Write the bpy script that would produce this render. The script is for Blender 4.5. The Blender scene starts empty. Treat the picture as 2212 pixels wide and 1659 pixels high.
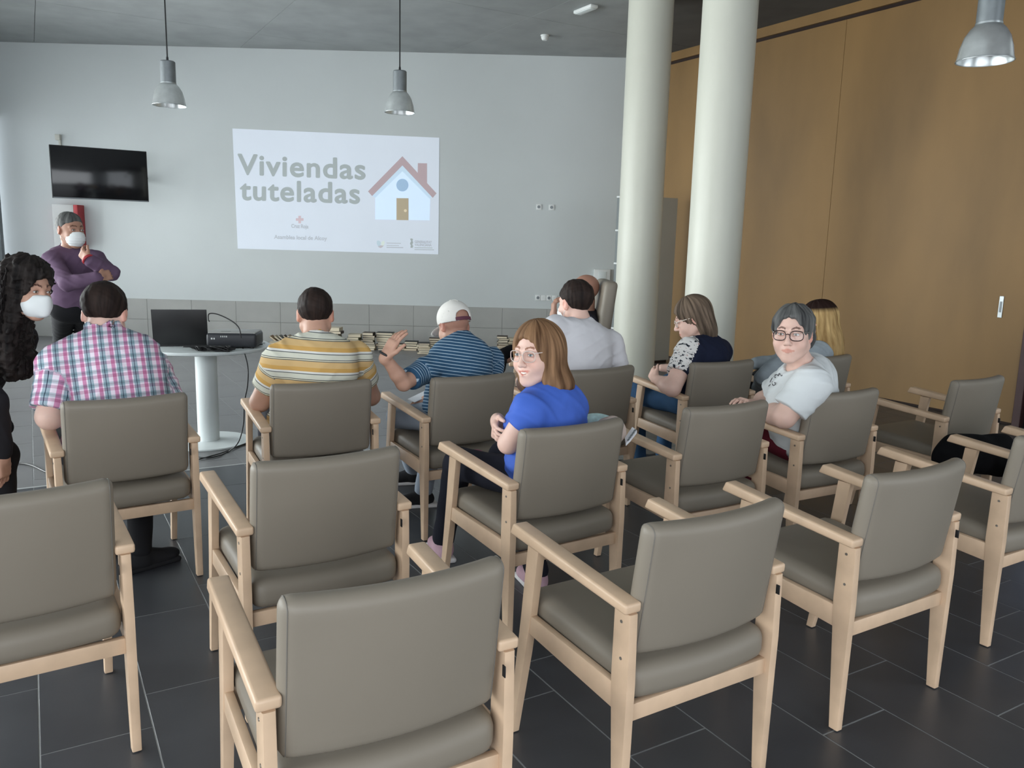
import bpy, bmesh, math, random
import numpy as np
from mathutils import Vector, Matrix

SC = bpy.context.scene
COL = SC.collection

# ---------------------------------------------------------------- camera
FPX, PITCH, ROLL, CAMH = 1756.62, math.radians(9.848), math.radians(1.4547), 1.5528
cam_data = bpy.data.cameras.new('camera')
cam = bpy.data.objects.new('camera', cam_data); COL.objects.link(cam)
cam_data.sensor_fit = 'HORIZONTAL'; cam_data.sensor_width = 36.0
cam_data.lens = FPX / 2212.0 * 36.0
cam_data.clip_start = 0.05; cam_data.clip_end = 200
cp_, sp_ = math.cos(PITCH), math.sin(PITCH)
fwd = Vector((0, cp_, -sp_)); up0 = Vector((0, sp_, cp_)); rt0 = Vector((1, 0, 0))
cr_, sr_ = math.cos(ROLL), math.sin(ROLL)
rt = rt0 * cr_ + up0 * sr_
up = up0 * cr_ - rt0 * sr_
cam.matrix_world = Matrix(((rt.x, up.x, -fwd.x, 0), (rt.y, up.y, -fwd.y, 0), (rt.z, up.z, -fwd.z, CAMH), (0, 0, 0, 1)))
SC.camera = cam
O_ = Vector((0, 0, CAMH))

def ray(u, v):
    a = (u - 1106) / FPX; b = -(v - 829.5) / FPX
    return rt * a + up * b + fwd
def W(u, v, Y):
    """the point seen at photo position (u, v) that stands at distance Y into the room"""
    d = ray(u, v); return O_ + d * (Y / d.y)
def WZ(u, v, z):
    d = ray(u, v); return O_ + d * ((z - CAMH) / d.z)

# ---------------------------------------------------------------- world, sun-less overcast daylight
world = bpy.data.worlds.new('overcast_sky'); SC.world = world
world.use_nodes = True
bg = world.node_tree.nodes['Background']
bg.inputs[0].default_value = (0.86, 0.93, 1.0, 1); bg.inputs[1].default_value = 2.2

SC.view_settings.view_transform = 'Standard'
SC.view_settings.look = 'None'
SC.view_settings.exposure = 0.40
SC.view_settings.gamma = 1.0
SC.view_settings.use_curve_mapping = False

def area(name, loc, target, sx, sy, power, color):
    l = bpy.data.lights.new(name, 'AREA'); l.shape = 'RECTANGLE'; l.size = sx; l.size_y = sy
    l.energy = power; l.color = color
    o = bpy.data.objects.new(name, l); COL.objects.link(o)
    o.location = loc
    o.rotation_euler = (Vector(target) - Vector(loc)).to_track_quat('-Z', 'Y').to_euler()
    return o
# daylight entering through the glazed left wall and the glazing behind the camera
area('daylight_left', (-7.6, 5.2, 1.75), (0, 5.2, 1.2), 11.8, 2.7, 780, (0.98, 0.99, 0.98))
area('daylight_rear', (-1.0, -3.4, 2.0), (0, 5, 1.3), 9.0, 3.2, 130, (0.96, 0.98, 1.0))

# ---------------------------------------------------------------- object helpers
def tag(o, label=None, cat=None, group=None, kind=None):
    if label: o['label'] = label
    if cat: o['category'] = cat
    if group: o['group'] = group
    if kind: o['kind'] = kind
    return o
def empty(name, loc=(0, 0, 0), rz=0.0):
    o = bpy.data.objects.new(name, None); COL.objects.link(o)
    o.location = loc; o.rotation_euler = (0, 0, rz); o.empty_display_size = 0.1
    return o
def link_mesh(name, me, parent=None, mat=None):
    o = bpy.data.objects.new(name, me); COL.objects.link(o)
    if parent is not None: o.parent = parent
    if mat is not None:
        me.materials.clear(); me.materials.append(mat)
    return o
def smooth(me, angle=None):
    me.polygons.foreach_set('use_smooth', [True] * len(me.polygons))
    if angle is not None: me.set_sharp_from_angle(angle=math.radians(angle))
def from_bm(name, bm, parent=None, mat=None, sm=35):
    bmesh.ops.recalc_face_normals(bm, faces=bm.faces)
    me = bpy.data.meshes.new(name); bm.to_mesh(me); bm.free()
    if sm: smooth(me, sm)
    return link_mesh(name, me, parent, mat)
HEXF = [(0, 3, 2, 1), (4, 5, 6, 7), (0, 1, 5, 4), (1, 2, 6, 5), (2, 3, 7, 6), (3, 0, 4, 7)]
def add_hexa(bm, pts, bevel=0.0, seg=2):
    """eight corners: bottom ring 0-3, top ring 4-7"""
    vs = [bm.verts.new(p) for p in pts]
    fs = [bm.faces.new([vs[i] for i in f]) for f in HEXF]
    if bevel:
        es = list({e for f in fs for e in f.edges})
        bmesh.ops.bevel(bm, geom=es, offset=bevel, segments=seg, profile=0.5, affect='EDGES', clamp_overlap=True)
def add_box(bm, x0, x1, y0, y1, z0, z1, bevel=0.0, seg=2):
    add_hexa(bm, [(x0, y0, z0), (x1, y0, z0), (x1, y1, z0), (x0, y1, z0), (x0, y0, z1), (x1, y0, z1), (x1, y1, z1), (x0, y1, z1)], bevel, seg)
def box(name, x0, x1, y0, y1, z0, z1, mat, parent=None, bevel=0.0, seg=2):
    bm = bmesh.new(); add_box(bm, x0, x1, y0, y1, z0, z1, bevel, seg)
    return from_bm(name, bm, parent, mat, 35 if bevel else 20)
def add_lathe(bm, prof, n=32, c=(0, 0, 0), cap=True):
    rings = []
    for r, z in prof:
        if r <= 1e-6: rings.append([bm.verts.new((c[0], c[1], c[2] + z))])
        else: rings.append([bm.verts.new((c[0] + r * math.cos(2 * math.pi * i / n), c[1] + r * math.sin(2 * math.pi * i / n), c[2] + z)) for i in range(n)])
    for a, b in zip(rings, rings[1:]):
        if len(a) == 1 and len(b) == 1: continue
        for i in range(n):
            j = (i + 1) % n
            if len(a) == 1: bm.faces.new((a[0], b[i], b[j]))
            elif len(b) == 1: bm.faces.new((a[i], b[0], a[j]))
            else: bm.faces.new((a[i], a[j], b[j], b[i]))
    if cap:
        if len(rings[0]) > 1: bm.faces.new(list(reversed(rings[0])))
        if len(rings[-1]) > 1: bm.faces.new(rings[-1])
def lathe(name, prof, mat, parent=None, n=32, c=(0, 0, 0), cap=True, sm=35):
    bm = bmesh.new(); add_lathe(bm, prof, n, c, cap); return from_bm(name, bm, parent, mat, sm)
def add_tube(bm, pts, r, n=8, closed=False, taper=None):
    pts = [Vector(p) for p in pts]; m = len(pts); rings = []
    prev = None
    for i, p in enumerate(pts):
        if closed: t = pts[(i + 1) % m] - pts[(i - 1) % m]
        else: t = pts[min(i + 1, m - 1)] - pts[max(i - 1, 0)]
        t.normalize()
        if prev is None:
            a = Vector((0, 0, 1)) if abs(t.z) < 0.9 else Vector((1, 0, 0))
            u = t.cross(a).normalized()
        else:
            u = (prev - t * prev.dot(t)).normalized()
        prev = u; w = t.cross(u)
        rr = r if taper is None else r * taper(i / (m - 1))
        rings.append([bm.verts.new(p + (u * math.cos(2 * math.pi * k / n) + w * math.sin(2 * math.pi * k / n)) * rr) for k in range(n)])
    rng = range(m if closed else m - 1)
    for i in rng:
        a, b = rings[i], rings[(i + 1) % m]
        for k in range(n):
            bm.faces.new((a[k], a[(k + 1) % n], b[(k + 1) % n], b[k]))
    if not closed:
        bm.faces.new(list(reversed(rings[0]))); bm.faces.new(rings[-1])
def tube(name, pts, r, mat, parent=None, n=8, closed=False, taper=None):
    bm = bmesh.new(); add_tube(bm, pts, r, n, closed, taper); return from_bm(name, bm, parent, mat, 60)
def spline(pts, n=8):
    """Catmull-Rom through the points"""
    P = [Vector(p) for p in pts]; P = [P[0] * 2 - P[1]] + P + [P[-1] * 2 - P[-2]]
    out = []
    for i in range(1, len(P) - 2):
        for k in range(n):
            t = k / n
            a, b, c, d = P[i - 1], P[i], P[i + 1], P[i + 2]
            out.append(0.5 * ((2 * b) + (c - a) * t + (2 * a - 5 * b + 4 * c - d) * t * t + (3 * b - a - 3 * c + d) * t ** 3))
    out.append(P[-2]); return out
def copy_tree(o, parent=None):
    c = o.copy(); COL.objects.link(c)
    if parent is not None:
        c.parent = parent; c.matrix_parent_inverse = o.matrix_parent_inverse.copy()
    for ch in o.children: copy_tree(ch, c)
    return c

# ---------------------------------------------------------------- materials
def mat(name, color, rough=0.6, metal=0.0, spec=0.5, noise=None, bump=None, emit=None, sheen=0.0, coat=0.0):
    """noise=(scale, amount[, stretch]) varies the colour, bump=(scale, strength, distance[, stretch]) the relief"""
    m = bpy.data.materials.new(name); m.use_nodes = True
    nt = m.node_tree; N = nt.nodes; L = nt.links
    b = N['Principled BSDF']
    b.inputs['Base Color'].default_value = (*color, 1); b.inputs['Roughness'].default_value = rough
    b.inputs['Metallic'].default_value = metal; b.inputs['Specular IOR Level'].default_value = spec
    if sheen: b.inputs['Sheen Weight'].default_value = sheen
    if coat: b.inputs['Coat Weight'].default_value = coat
    tc = N.new('ShaderNodeTexCoord')
    if noise:
        mp = N.new('ShaderNodeMapping'); L.new(tc.outputs['Object'], mp.inputs['Vector'])
        if len(noise) > 2: mp.inputs['Scale'].default_value = noise[2]
        nz = N.new('ShaderNodeTexNoise'); nz.inputs['Scale'].default_value = noise[0]; nz.inputs['Detail'].default_value = 5
        L.new(mp.outputs[0], nz.inputs['Vector'])
        mr = N.new('ShaderNodeMapRange'); mr.inputs['From Min'].default_value = 0.3; mr.inputs['From Max'].default_value = 0.7
        mr.inputs['To Min'].default_value = 1 - noise[1]; mr.inputs['To Max'].default_value = 1 + noise[1]
        L.new(nz.outputs['Fac'], mr.inputs['Value'])
        mx = N.new('ShaderNodeVectorMath'); mx.operation = 'SCALE'; mx.inputs[0].default_value = color
        L.new(mr.outputs[0], mx.inputs['Scale']); L.new(mx.outputs[0], b.inputs['Base Color'])
    if bump:
        mp = N.new('ShaderNodeMapping'); L.new(tc.outputs['Object'], mp.inputs['Vector'])
        if len(bump) > 3: mp.inputs['Scale'].default_value = bump[3]
        nz = N.new('ShaderNodeTexNoise'); nz.inputs['Scale'].default_value = bump[0]; nz.inputs['Detail'].default_value = 4
        L.new(mp.outputs[0], nz.inputs['Vector'])
        bp = N.new('ShaderNodeBump'); bp.inputs['Strength'].default_value = bump[1]; bp.inputs['Distance'].default_value = bump[2]
        L.new(nz.outputs['Fac'], bp.inputs['Height']); L.new(bp.outputs[0], b.inputs['Normal'])
    if emit:
        b.inputs['Emission Color'].default_value = (*emit[0], 1); b.inputs['Emission Strength'].default_value = emit[1]
    return m
M = {}
M['plaster'] = mat('white_plaster', (0.60, 0.635, 0.635), 0.85, noise=(1.2, 0.02), bump=(60, 0.08, 0.002))
M['stone'] = mat('grey_stone_cladding', (0.39, 0.39, 0.37), 0.6, noise=(3, 0.06), bump=(40, 0.1, 0.002))
M['grout_dark'] = mat('dark_joint', (0.24, 0.24, 0.23), 0.9, noise=(20, 0.1))
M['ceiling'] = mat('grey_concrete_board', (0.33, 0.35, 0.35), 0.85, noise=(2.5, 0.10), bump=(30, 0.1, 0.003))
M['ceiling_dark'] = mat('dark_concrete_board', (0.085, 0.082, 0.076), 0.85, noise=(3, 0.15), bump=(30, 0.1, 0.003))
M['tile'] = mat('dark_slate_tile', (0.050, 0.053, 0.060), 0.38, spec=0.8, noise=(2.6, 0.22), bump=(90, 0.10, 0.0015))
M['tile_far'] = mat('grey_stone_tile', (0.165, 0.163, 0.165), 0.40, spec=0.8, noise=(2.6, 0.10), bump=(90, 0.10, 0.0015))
M['grout'] = mat('pale_grout', (0.30, 0.31, 0.31), 0.8, noise=(15, 0.15))
M['strip'] = mat('pale_metal_strip', (0.42, 0.43, 0.43), 0.45, noise=(15, 0.05))
M['wood_wall'] = mat('brown_oak_panel', (0.25, 0.142, 0.047), 0.55, noise=(1.6, 0.16, (1, 1, 0.35)), bump=(50, 0.05, 0.001, (1, 1, 0.1)))
M['groove'] = mat('dark_groove', (0.022, 0.010, 0.006), 0.8, noise=(8, 0.1))
M['concrete_white'] = mat('painted_column', (0.60, 0.60, 0.52), 0.42, noise=(4, 0.04, (1, 1, 0.3)), bump=(7, 0.25, 0.006, (1, 1, 0.15)))
M['beech'] = mat('pale_beech', (0.61, 0.435, 0.295), 0.42, noise=(9, 0.10, (1, 1, 1)), bump=(60, 0.05, 0.0008))
M['vinyl'] = mat('taupe_leatherette', (0.208, 0.180, 0.143), 0.5, spec=0.4, noise=(3, 0.03), bump=(420, 0.12, 0.0006))
M['vinyl_seam'] = mat('taupe_seam', (0.15, 0.137, 0.118), 0.6, noise=(30, 0.05))
M['screw'] = mat('steel_screw', (0.35, 0.33, 0.30), 0.35, 0.9, noise=(50, 0.1))
M['black'] = mat('black_plastic', (0.012, 0.012, 0.013), 0.4, noise=(20, 0.1))
M['black_cloth'] = mat('black_cloth', (0.008, 0.008, 0.009), 0.95, noise=(20, 0.2), spec=0.1)
M['white_metal'] = mat('white_powder_coat', (0.72, 0.77, 0.77), 0.35, noise=(5, 0.02))
M['white_plastic'] = mat('white_plastic', (0.75, 0.77, 0.76), 0.35, noise=(5, 0.02))
M['tv'] = mat('tv_glass', (0.006, 0.006, 0.008), 0.12, noise=(2, 0.1))
M['alu'] = mat('brushed_aluminium', (0.42, 0.45, 0.46), 0.32, 0.9, noise=(20, 0.08))
M['alu_dark'] = mat('dark_aluminium', (0.20, 0.22, 0.23), 0.45, 0.6, noise=(20, 0.08))
M['red'] = mat('red_paint', (0.42, 0.03, 0.04), 0.5, noise=(8, 0.1))
M['cabinet'] = mat('light_grey_laminate', (0.50, 0.50, 0.45), 0.5, noise=(2, 0.03))
M['cabinet_glass'] = mat('grey_cabinet_front', (0.20, 0.22, 0.22), 0.35, noise=(3, 0.05))
M['frame_brown'] = mat('dark_red_frame', (0.055, 0.022, 0.022), 0.5, noise=(8, 0.1))
def glass_mat(name, color, alpha):
    m = bpy.data.materials.new(name); m.use_nodes = True
    nt = m.node_tree; N = nt.nodes; L = nt.links
    N.remove(N['Principled BSDF']); out = N['Material Output']
    g = N.new('ShaderNodeBsdfGlossy'); g.inputs['Roughness'].default_value = 0.03; g.inputs['Color'].default_value = (1, 1, 1, 1)
    t = N.new('ShaderNodeBsdfTransparent'); t.inputs['Color'].default_value = (*color, 1)
    fr = N.new('ShaderNodeFresnel'); fr.inputs['IOR'].default_value = 1.5
    nz = N.new('ShaderNodeTexNoise'); nz.inputs['Scale'].default_value = 3
    ml = N.new('ShaderNodeMath'); ml.operation = 'MULTIPLY_ADD'; ml.inputs[1].default_value = 0.15 if name == 'spectacle_lens' else 1.0; ml.inputs[2].default_value = alpha
    L.new(fr.outputs[0], ml.inputs[0])
    mx = N.new('ShaderNodeMixShader'); L.new(ml.outputs[0], mx.inputs[0]); L.new(t.outputs[0], mx.inputs[1]); L.new(g.outputs[0], mx.inputs[2])
    L.new(mx.outputs[0], out.inputs['Surface']); return m
M['glass'] = glass_mat('window_glass', (0.95, 0.97, 0.97), 0.02)
M['glass_dark'] = glass_mat('tinted_glass', (0.35, 0.40, 0.50), 0.05)
M['lens'] = glass_mat('spectacle_lens', (0.97, 0.97, 0.97), 0.02)
# ================================================================ ROOM
TA = math.radians(30.6)                       # the tile grid, the chairs and the oak wall are turned this much
UA = Vector((math.cos(TA), math.sin(TA), 0)); VA = Vector((-math.sin(TA), math.cos(TA), 0))
def UV(u, v, z=0.0): return UA * u + VA * v + Vector((0, 0, z))
YB = 12.1; XL = -7.46; ZC = 4.165; XR = 6.3; YF = -3.2
WC = 7.752                                    # oak wall: UA . p = WC
def oak_x(y): return (WC - math.sin(TA) * y) / math.cos(TA)

# floor slab (grout) with real tiles on it
fl = box('floor', XL - 0.1, XR + 0.6, YF, YB + 0.2, -0.12, -0.0012, M['grout'])
tag(fl, kind='structure')
PU, PV, U0, V0 = 0.3140, 0.6360, -0.0715, 0.066
def clip_poly(poly, n, c):
    out = []
    for i in range(len(poly)):
        a, b = poly[i], poly[(i + 1) % len(poly)]
        da, db = n[0] * a[0] + n[1] * a[1] - c, n[0] * b[0] + n[1] * b[1] - c
        if da <= 0: out.append(a)
        if da * db < 0:
            t = da / (da - db); out.append((a[0] + (b[0] - a[0]) * t, a[1] + (b[1] - a[1]) * t))
    return out
room_clip = [((1, 0), XR + 0.1), ((-1, 0), -XL), ((0, 1), YB), ((0, -1), -YF), ((UA.x, UA.y), WC + 0.02)]
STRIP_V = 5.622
bm_rests = [bmesh.new(), bmesh.new()]
near_mesh = None; tiles = []
g = 0.0050
def tile_mesh(L0, L1, name='floor_tile'):
    bm = bmesh.new(); add_hexa(bm, [(g/2, L0, -0.012), (PU-g/2, L0, -0.012), (PU-g/2, L1, -0.012), (g/2, L1, -0.012),
                                    (g/2, L0, 0.0), (PU-g/2, L0, 0.0), (PU-g/2, L1, 0.0), (g/2, L1, 0.0)], 0.0006, 1)
    bmesh.ops.recalc_face_normals(bm, faces=bm.faces)
    me = bpy.data.meshes.new(name); bm.to_mesh(me); bm.free(); me.materials.append(M['tile']); return me
full_tile = tile_mesh(g/2, PV - g/2); far_tile = full_tile.copy(); far_tile.materials.clear(); far_tile.materials.append(M['tile_far'])
cand = []
for i in range(-30, 34):
    ph = (V0 + 0.212 * i) % PV
    for j in range(-9, 26):
        u0 = U0 + i * PU; v0 = ph + (j - 1) * PV
        spans = [(v0 + g/2, v0 + PV - g/2)]
        if v0 < STRIP_V < v0 + PV: spans = [(v0 + g/2, STRIP_V - 0.012), (STRIP_V + 0.012, v0 + PV - g/2)]
        for a, b in spans:
            if b - a < 0.01: continue
            poly = [tuple((UA * x + VA * y)[:2]) for x, y in ((u0 + g/2, a), (u0 + PU - g/2, a), (u0 + PU - g/2, b), (u0 + g/2, b))]
            n0 = len(poly); cl = poly
            for n, c in room_clip:
                cl = clip_poly(cl, n, c)
                if not cl: break
            if not cl or len(cl) < 3: continue
            whole = len(cl) == 4 and all((Vector(p) - Vector(q)).length < 1e-6 for p, q in zip(cl, poly))
            ctr = sum((Vector(p) for p in cl), Vector((0, 0))) / len(cl)
            cand.append((ctr, whole, u0, v0, a, b, cl))
def in_view(c):
    d = Vector((c.x, c.y, 0)) - O_; zf = d.dot(fwd)
    if zf < 0.6: return False
    px = 1106 + FPX * d.dot(rt) / zf; py = 829.5 - FPX * d.dot(up) / zf
    return -120 < px < 2330 and py < 1900
vis = sorted([c for c in cand if in_view(c[0])], key=lambda c: c[0].length)
near_ids = {id(c) for c in vis[:300]}
for c in cand:
    ctr, whole, u0, v0, a, b, cl = c
    if id(c) in near_ids:
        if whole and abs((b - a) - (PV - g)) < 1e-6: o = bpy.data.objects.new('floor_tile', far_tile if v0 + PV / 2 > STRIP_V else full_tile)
        else:
            bm = bmesh.new()
            lo = []; hi = []
            for p in cl:
                q = Vector((p[0], p[1], 0)); x, y = q.dot(UA) - u0, q.dot(VA) - v0
                lo.append(bm.verts.new((x, y, -0.012))); hi.append(bm.verts.new((x, y, 0)))
            bm.faces.new(hi); m_ = len(cl)
            for k in range(m_): bm.faces.new((lo[k], lo[(k+1) % m_], hi[(k+1) % m_], hi[k]))
            bmesh.ops.recalc_face_normals(bm, faces=bm.faces)
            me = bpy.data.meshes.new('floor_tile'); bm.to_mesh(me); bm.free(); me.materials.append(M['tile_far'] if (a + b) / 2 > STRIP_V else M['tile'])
            o = bpy.data.objects.new('floor_tile', me)
        COL.objects.link(o); o.location = UV(u0, v0, 0); o.rotation_euler = (0, 0, TA); o.parent = fl
    else:
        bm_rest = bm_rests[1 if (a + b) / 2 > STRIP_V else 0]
        lo = [bm_rest.verts.new((p[0], p[1], -0.012)) for p in cl]; hi = [bm_rest.verts.new((p[0], p[1], 0)) for p in cl]
        bm_rest.faces.new(hi); m_ = len(cl)
        for k in range(m_): bm_rest.faces.new((lo[k], lo[(k+1) % m_], hi[(k+1) % m_], hi[k]))
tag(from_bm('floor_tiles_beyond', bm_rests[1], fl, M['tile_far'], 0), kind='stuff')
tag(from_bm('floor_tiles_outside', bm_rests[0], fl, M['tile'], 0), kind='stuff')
# pale joint strip running between the seating and the front area
bm = bmesh.new()
p = [UV(-9.4, STRIP_V - 0.010), UV(7.74, STRIP_V - 0.010), UV(7.74, STRIP_V + 0.010), UV(-9.4, STRIP_V + 0.010)]
cl = [tuple(q[:2]) for q in p]
for n, c in room_clip: cl = clip_poly(cl, n, c)
lo = [bm.verts.new((q[0], q[1], -0.010)) for q in cl]; hi = [bm.verts.new((q[0], q[1], 0.001)) for q in cl]
bm.faces.new(hi)
for k in range(len(cl)): bm.faces.new((lo[k], lo[(k+1) % len(cl)], hi[(k+1) % len(cl)], hi[k]))
from_bm('joint_strip', bm, fl, M['strip'], 0)

# back wall
wb = tag(box('wall_back', XL - 0.1, 2.6, YB, YB + 0.2, -0.1, ZC + 0.3, M['plaster']), kind='structure')
# stone cladding at the foot of the back wall: slabs 1.0 wide in two courses
ws = 0.598
tag(box('baseboard_back', XL + 0.02, 2.0, YB - 0.012, YB, 0.0, ws - 0.004, M['grout_dark']), kind='structure')
bb = bpy.data.objects['baseboard_back']
sl = None
x = XL + 0.03; k = 0
while x < 1.98:
    w_ = 0.66 if x + 0.66 < 1.98 else 1.98 - x
    for z0, z1 in ((0.002, 0.293), (0.297, ws)):
        box('stone_slab', x + 0.002, x + w_ - 0.002, YB - 0.022, YB - 0.004, z0, z1, M['stone'], bb, 0.001, 1)
    x += 0.66
# ceiling boards
tc_ = tag(box('ceiling', XL - 0.1, XR + 0.6, YF, YB + 0.2, ZC + 0.02, ZC + 0.25, M['grout_dark']), kind='structure')
def ceil_board(pu0, pu1, pv0, pv1, m, side):
    poly = [tuple((UV(a, b))[:2]) for a, b in ((pu0, pv0), (pu1, pv0), (pu1, pv1), (pu0, pv1))]
    for n, c in room_clip + [((side, 0), side * 1.62)]:
        poly = clip_poly(poly, n, c)
        if len(poly) < 3: return
    bm = bmesh.new(); n_ = len(poly)
    lo = [bm.verts.new((q[0], q[1], ZC)) for q in poly]; hi = [bm.verts.new((q[0], q[1], ZC + 0.02)) for q in poly]
    bm.faces.new(lo); bm.faces.new(hi)
    for k in range(n_): bm.faces.new((lo[k], lo[(k+1) % n_], hi[(k+1) % n_], hi[k]))
    from_bm('ceiling_board', bm, tc_, m, 0)
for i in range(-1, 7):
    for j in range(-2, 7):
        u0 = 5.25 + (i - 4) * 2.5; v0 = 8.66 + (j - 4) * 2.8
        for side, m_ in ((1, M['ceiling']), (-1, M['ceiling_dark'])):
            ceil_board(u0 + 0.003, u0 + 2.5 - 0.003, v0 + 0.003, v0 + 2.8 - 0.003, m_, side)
# oak wall, turned with the grid: backing, tall panels, groove, top band
def oak_piece(name, v0, v1, z0, z1, d0, d1, m, parent=None, bev=0.0):
    bm = bmesh.new()
    add_hexa(bm, [UV(WC + d0, v0, z0), UV(WC + d1, v0, z0), UV(WC + d1, v1, z0), UV(WC + d0, v1, z0),
                  UV(WC + d0, v0, z1), UV(WC + d1, v0, z1), UV(WC + d1, v1, z1), UV(WC + d0, v1, z1)], bev, 1)
    return from_bm(name, bm, parent, m, 20)
VEND, VCOR = 3.98, 9.55
wr = tag(oak_piece('wall_right', VEND, VCOR, -0.05, ZC + 0.3, 0.03, 0.2, M['groove']), kind='structure')
seamv = UV(0, 0); vs = (Vector((3.504, 9.305, 0))).dot(VA)
edges = [VEND, vs - 2.42, vs, vs + 2.42, VCOR]
edges = [VEND, vs - 1.95, vs, vs + 1.95, VCOR] if False else [VEND, vs, VCOR]
for a, b in zip(edges, edges[1:]):
    oak_piece('wood_panel', a + 0.002, b - 0.002, 0.022, 4.01, 0.0, 0.03, M['wood_wall'], wr, 0.001)
oak_piece('top_panel', VEND, VCOR, 4.055, ZC + 0.01, 0.0, 0.03, M['wood_wall'], wr)
oak_piece('recessed_plinth', VEND, VCOR, 0.0, 0.022, 0.008, 0.03, M['groove'], wr)
# lock plate on the oak wall's last panel
lp = tag(oak_piece('lock_plate', 4.205, 4.245, 0.98, 1.18, -0.008, 0.0, M['alu'], None, 0.002), 'steel recessed pull plate on the oak wall near the dark door frame', 'door pull')
oak_piece('pull_recess', 4.215, 4.235, 1.03, 1.13, -0.010, -0.008, M['alu_dark'], lp)
# dark framed glass door next to the oak wall
df = tag(oak_piece('door_1', VEND - 0.07, VEND, 0, ZC, -0.04, 0.12, M['frame_brown'], None, 0.004), kind='structure')
oak_piece('frame_stile', VEND - 0.20, VEND - 0.12, 0.0, 2.6, -0.02, 0.10, M['frame_brown'], df, 0.004)
oak_piece('rebate', VEND - 0.12, VEND - 0.07, 0.0, 2.6, 0.03, 0.10, M['black'], df)
oak_piece('steel_stile', VEND - 0.28, VEND - 0.20, 0.0, 2.6, 0.0, 0.08, M['alu_dark'], df, 0.003)
oak_piece('glass_pane', VEND - 1.3, VEND - 0.28, 0.05, 2.55, 0.03, 0.05, M['glass_dark'], df)
oak_piece('door_rail', VEND - 1.3, VEND - 0.28, 0.0, 0.05, 0.0, 0.08, M['alu_dark'], df)
oak_piece('transom', VEND - 1.4, VEND - 0.07, 2.6, ZC, 0.0, 0.12, M['frame_brown'], df)
oak_piece('push_bar', VEND - 1.2, VEND - 0.32, 1.00, 1.035, -0.06, -0.02, M['alu'], df, 0.01)
oak_piece('jamb_post', VEND - 1.4, VEND - 1.3, 0, 2.6, 0.0, 0.12, M['frame_brown'], df)
# the rest of the enclosure, outside the photograph
w2 = tag(oak_piece('wall_right_front', -2.5, VEND - 1.4, -0.05, ZC + 0.3, 0.0, 0.2, M['plaster']), kind='structure')
w2.name = 'trim_1'
w2.name = 'wall_side'
# dark lobby behind the glass door
lb = tag(box('wall_lobby', 6.6, 6.8, 2.5, 8.5, 0, ZC, M['stone']), kind='structure')
# left glazed wall
wl = tag(box('wall_left', XL - 0.12, XL, YF, YB, 3.15, ZC + 0.3, M['plaster']), kind='structure')
box('wall_sill', XL - 0.12, XL, YF, YB, -0.1, 0.12, M['plaster'], wl)
ys = [YB - 0.12, 9.9, 7.5, 5.1, 2.7, 0.3, -1.6, YF]
for n_, (y1, y0) in enumerate(zip(ys, ys[1:])):
    wn = tag(box('window_%d' % (n_ + 1), XL - 0.10, XL + 0.02, y1 - 0.07, y1, 0.12, 3.15, M['alu_dark'], None, 0.004), kind='structure')
    box('top_rail', XL - 0.09, XL + 0.01, y0, y1 - 0.07, 3.08, 3.15, M['alu_dark'], wn)
    box('bottom_rail', XL - 0.09, XL + 0.01, y0, y1 - 0.07, 0.12, 0.19, M['alu_dark'], wn)
    box('pane', XL - 0.05, XL - 0.04, y0, y1 - 0.07, 0.19, 3.08, M['glass'], wn)
# wall behind the camera with a wide window
wf = tag(box('wall_front', XL - 0.1, XR + 0.6, YF - 0.2, YF, 3.5, ZC + 0.3, M['plaster']), kind='structure')
box('wall_left_part', XL - 0.1, -5.6, YF - 0.2, YF, -0.1, 3.5, M['plaster'], wf)
box('wall_right_part', 3.6, XR + 0.6, YF - 0.2, YF, -0.1, 3.5, M['plaster'], wf)
box('wall_sill', -5.6, 3.6, YF - 0.2, YF, -0.1, 0.3, M['plaster'], wf)
# round concrete columns
def column(px, py, Y, lab):
    c = W(px, py, Y)
    root = lathe('column', [(0.238, 0), (0.238, ZC + 0.01)], M['concrete_white'], None, 64, (0, 0, 0))
    root.location = (c.x, c.y, 0); tag(root, lab, 'column'); return root
column(1376, 617, 9.15, 'round white painted concrete column in front of the tall grey cabinet')
column(1536, 640, 7.55, 'nearer round white concrete column standing before the oak wall')

# ================================================================ WALL AND CEILING FITTINGS
# projected slide
YS = YB - 0.004
def flat_mat(name, c, e=0.0):
    m = mat(name, tuple(min(1, k) for k in c), 0.9, emit=(c, e) if e else None, noise=(3, 0.01)); return m
def slide_poly(name, pts, m, depth=0, parent=None):
    bm = bmesh.new(); vs = [bm.verts.new(W(x, y, YS - 0.0006 * depth)) for x, y in pts]
    bm.faces.new(vs); bm.normal_update()
    me = bpy.data.meshes.new(name); bm.to_mesh(me); bm.free()
    return link_mesh(name, me, parent, m)
S_BG = flat_mat('slide_light', (0.58, 0.63, 0.70), 0.30)
S_TX = flat_mat('slide_text_grey', (0.34, 0.38, 0.385), 0.27)
S_TL = flat_mat('slide_text_pale', (0.42, 0.45, 0.49), 0.28)
S_RF = flat_mat('slide_roof', (0.42, 0.33, 0.35), 0.28)
S_HS = flat_mat('slide_house', (0.60, 0.73, 0.88), 0.34)
S_HB = flat_mat('slide_house_shade', (0.50, 0.63, 0.74), 0.32)
S_WN = flat_mat('slide_window', (0.32, 0.46, 0.62), 0.30)
S_DR = flat_mat('slide_door', (0.40, 0.34, 0.24), 0.28)
S_KN = flat_mat('slide_knob', (0.60, 0.52, 0.38), 0.38)
S_CR = flat_mat('slide_cross', (0.50, 0.40, 0.43), 0.36)
slide = empty('projected_slide', W(725, 412, YS))
inv = Matrix.Translation(-slide.location)
def sp(name, pts, m, d):
    o = slide_poly(name, pts, m, d, slide); o.matrix_parent_inverse = inv; return o
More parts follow.
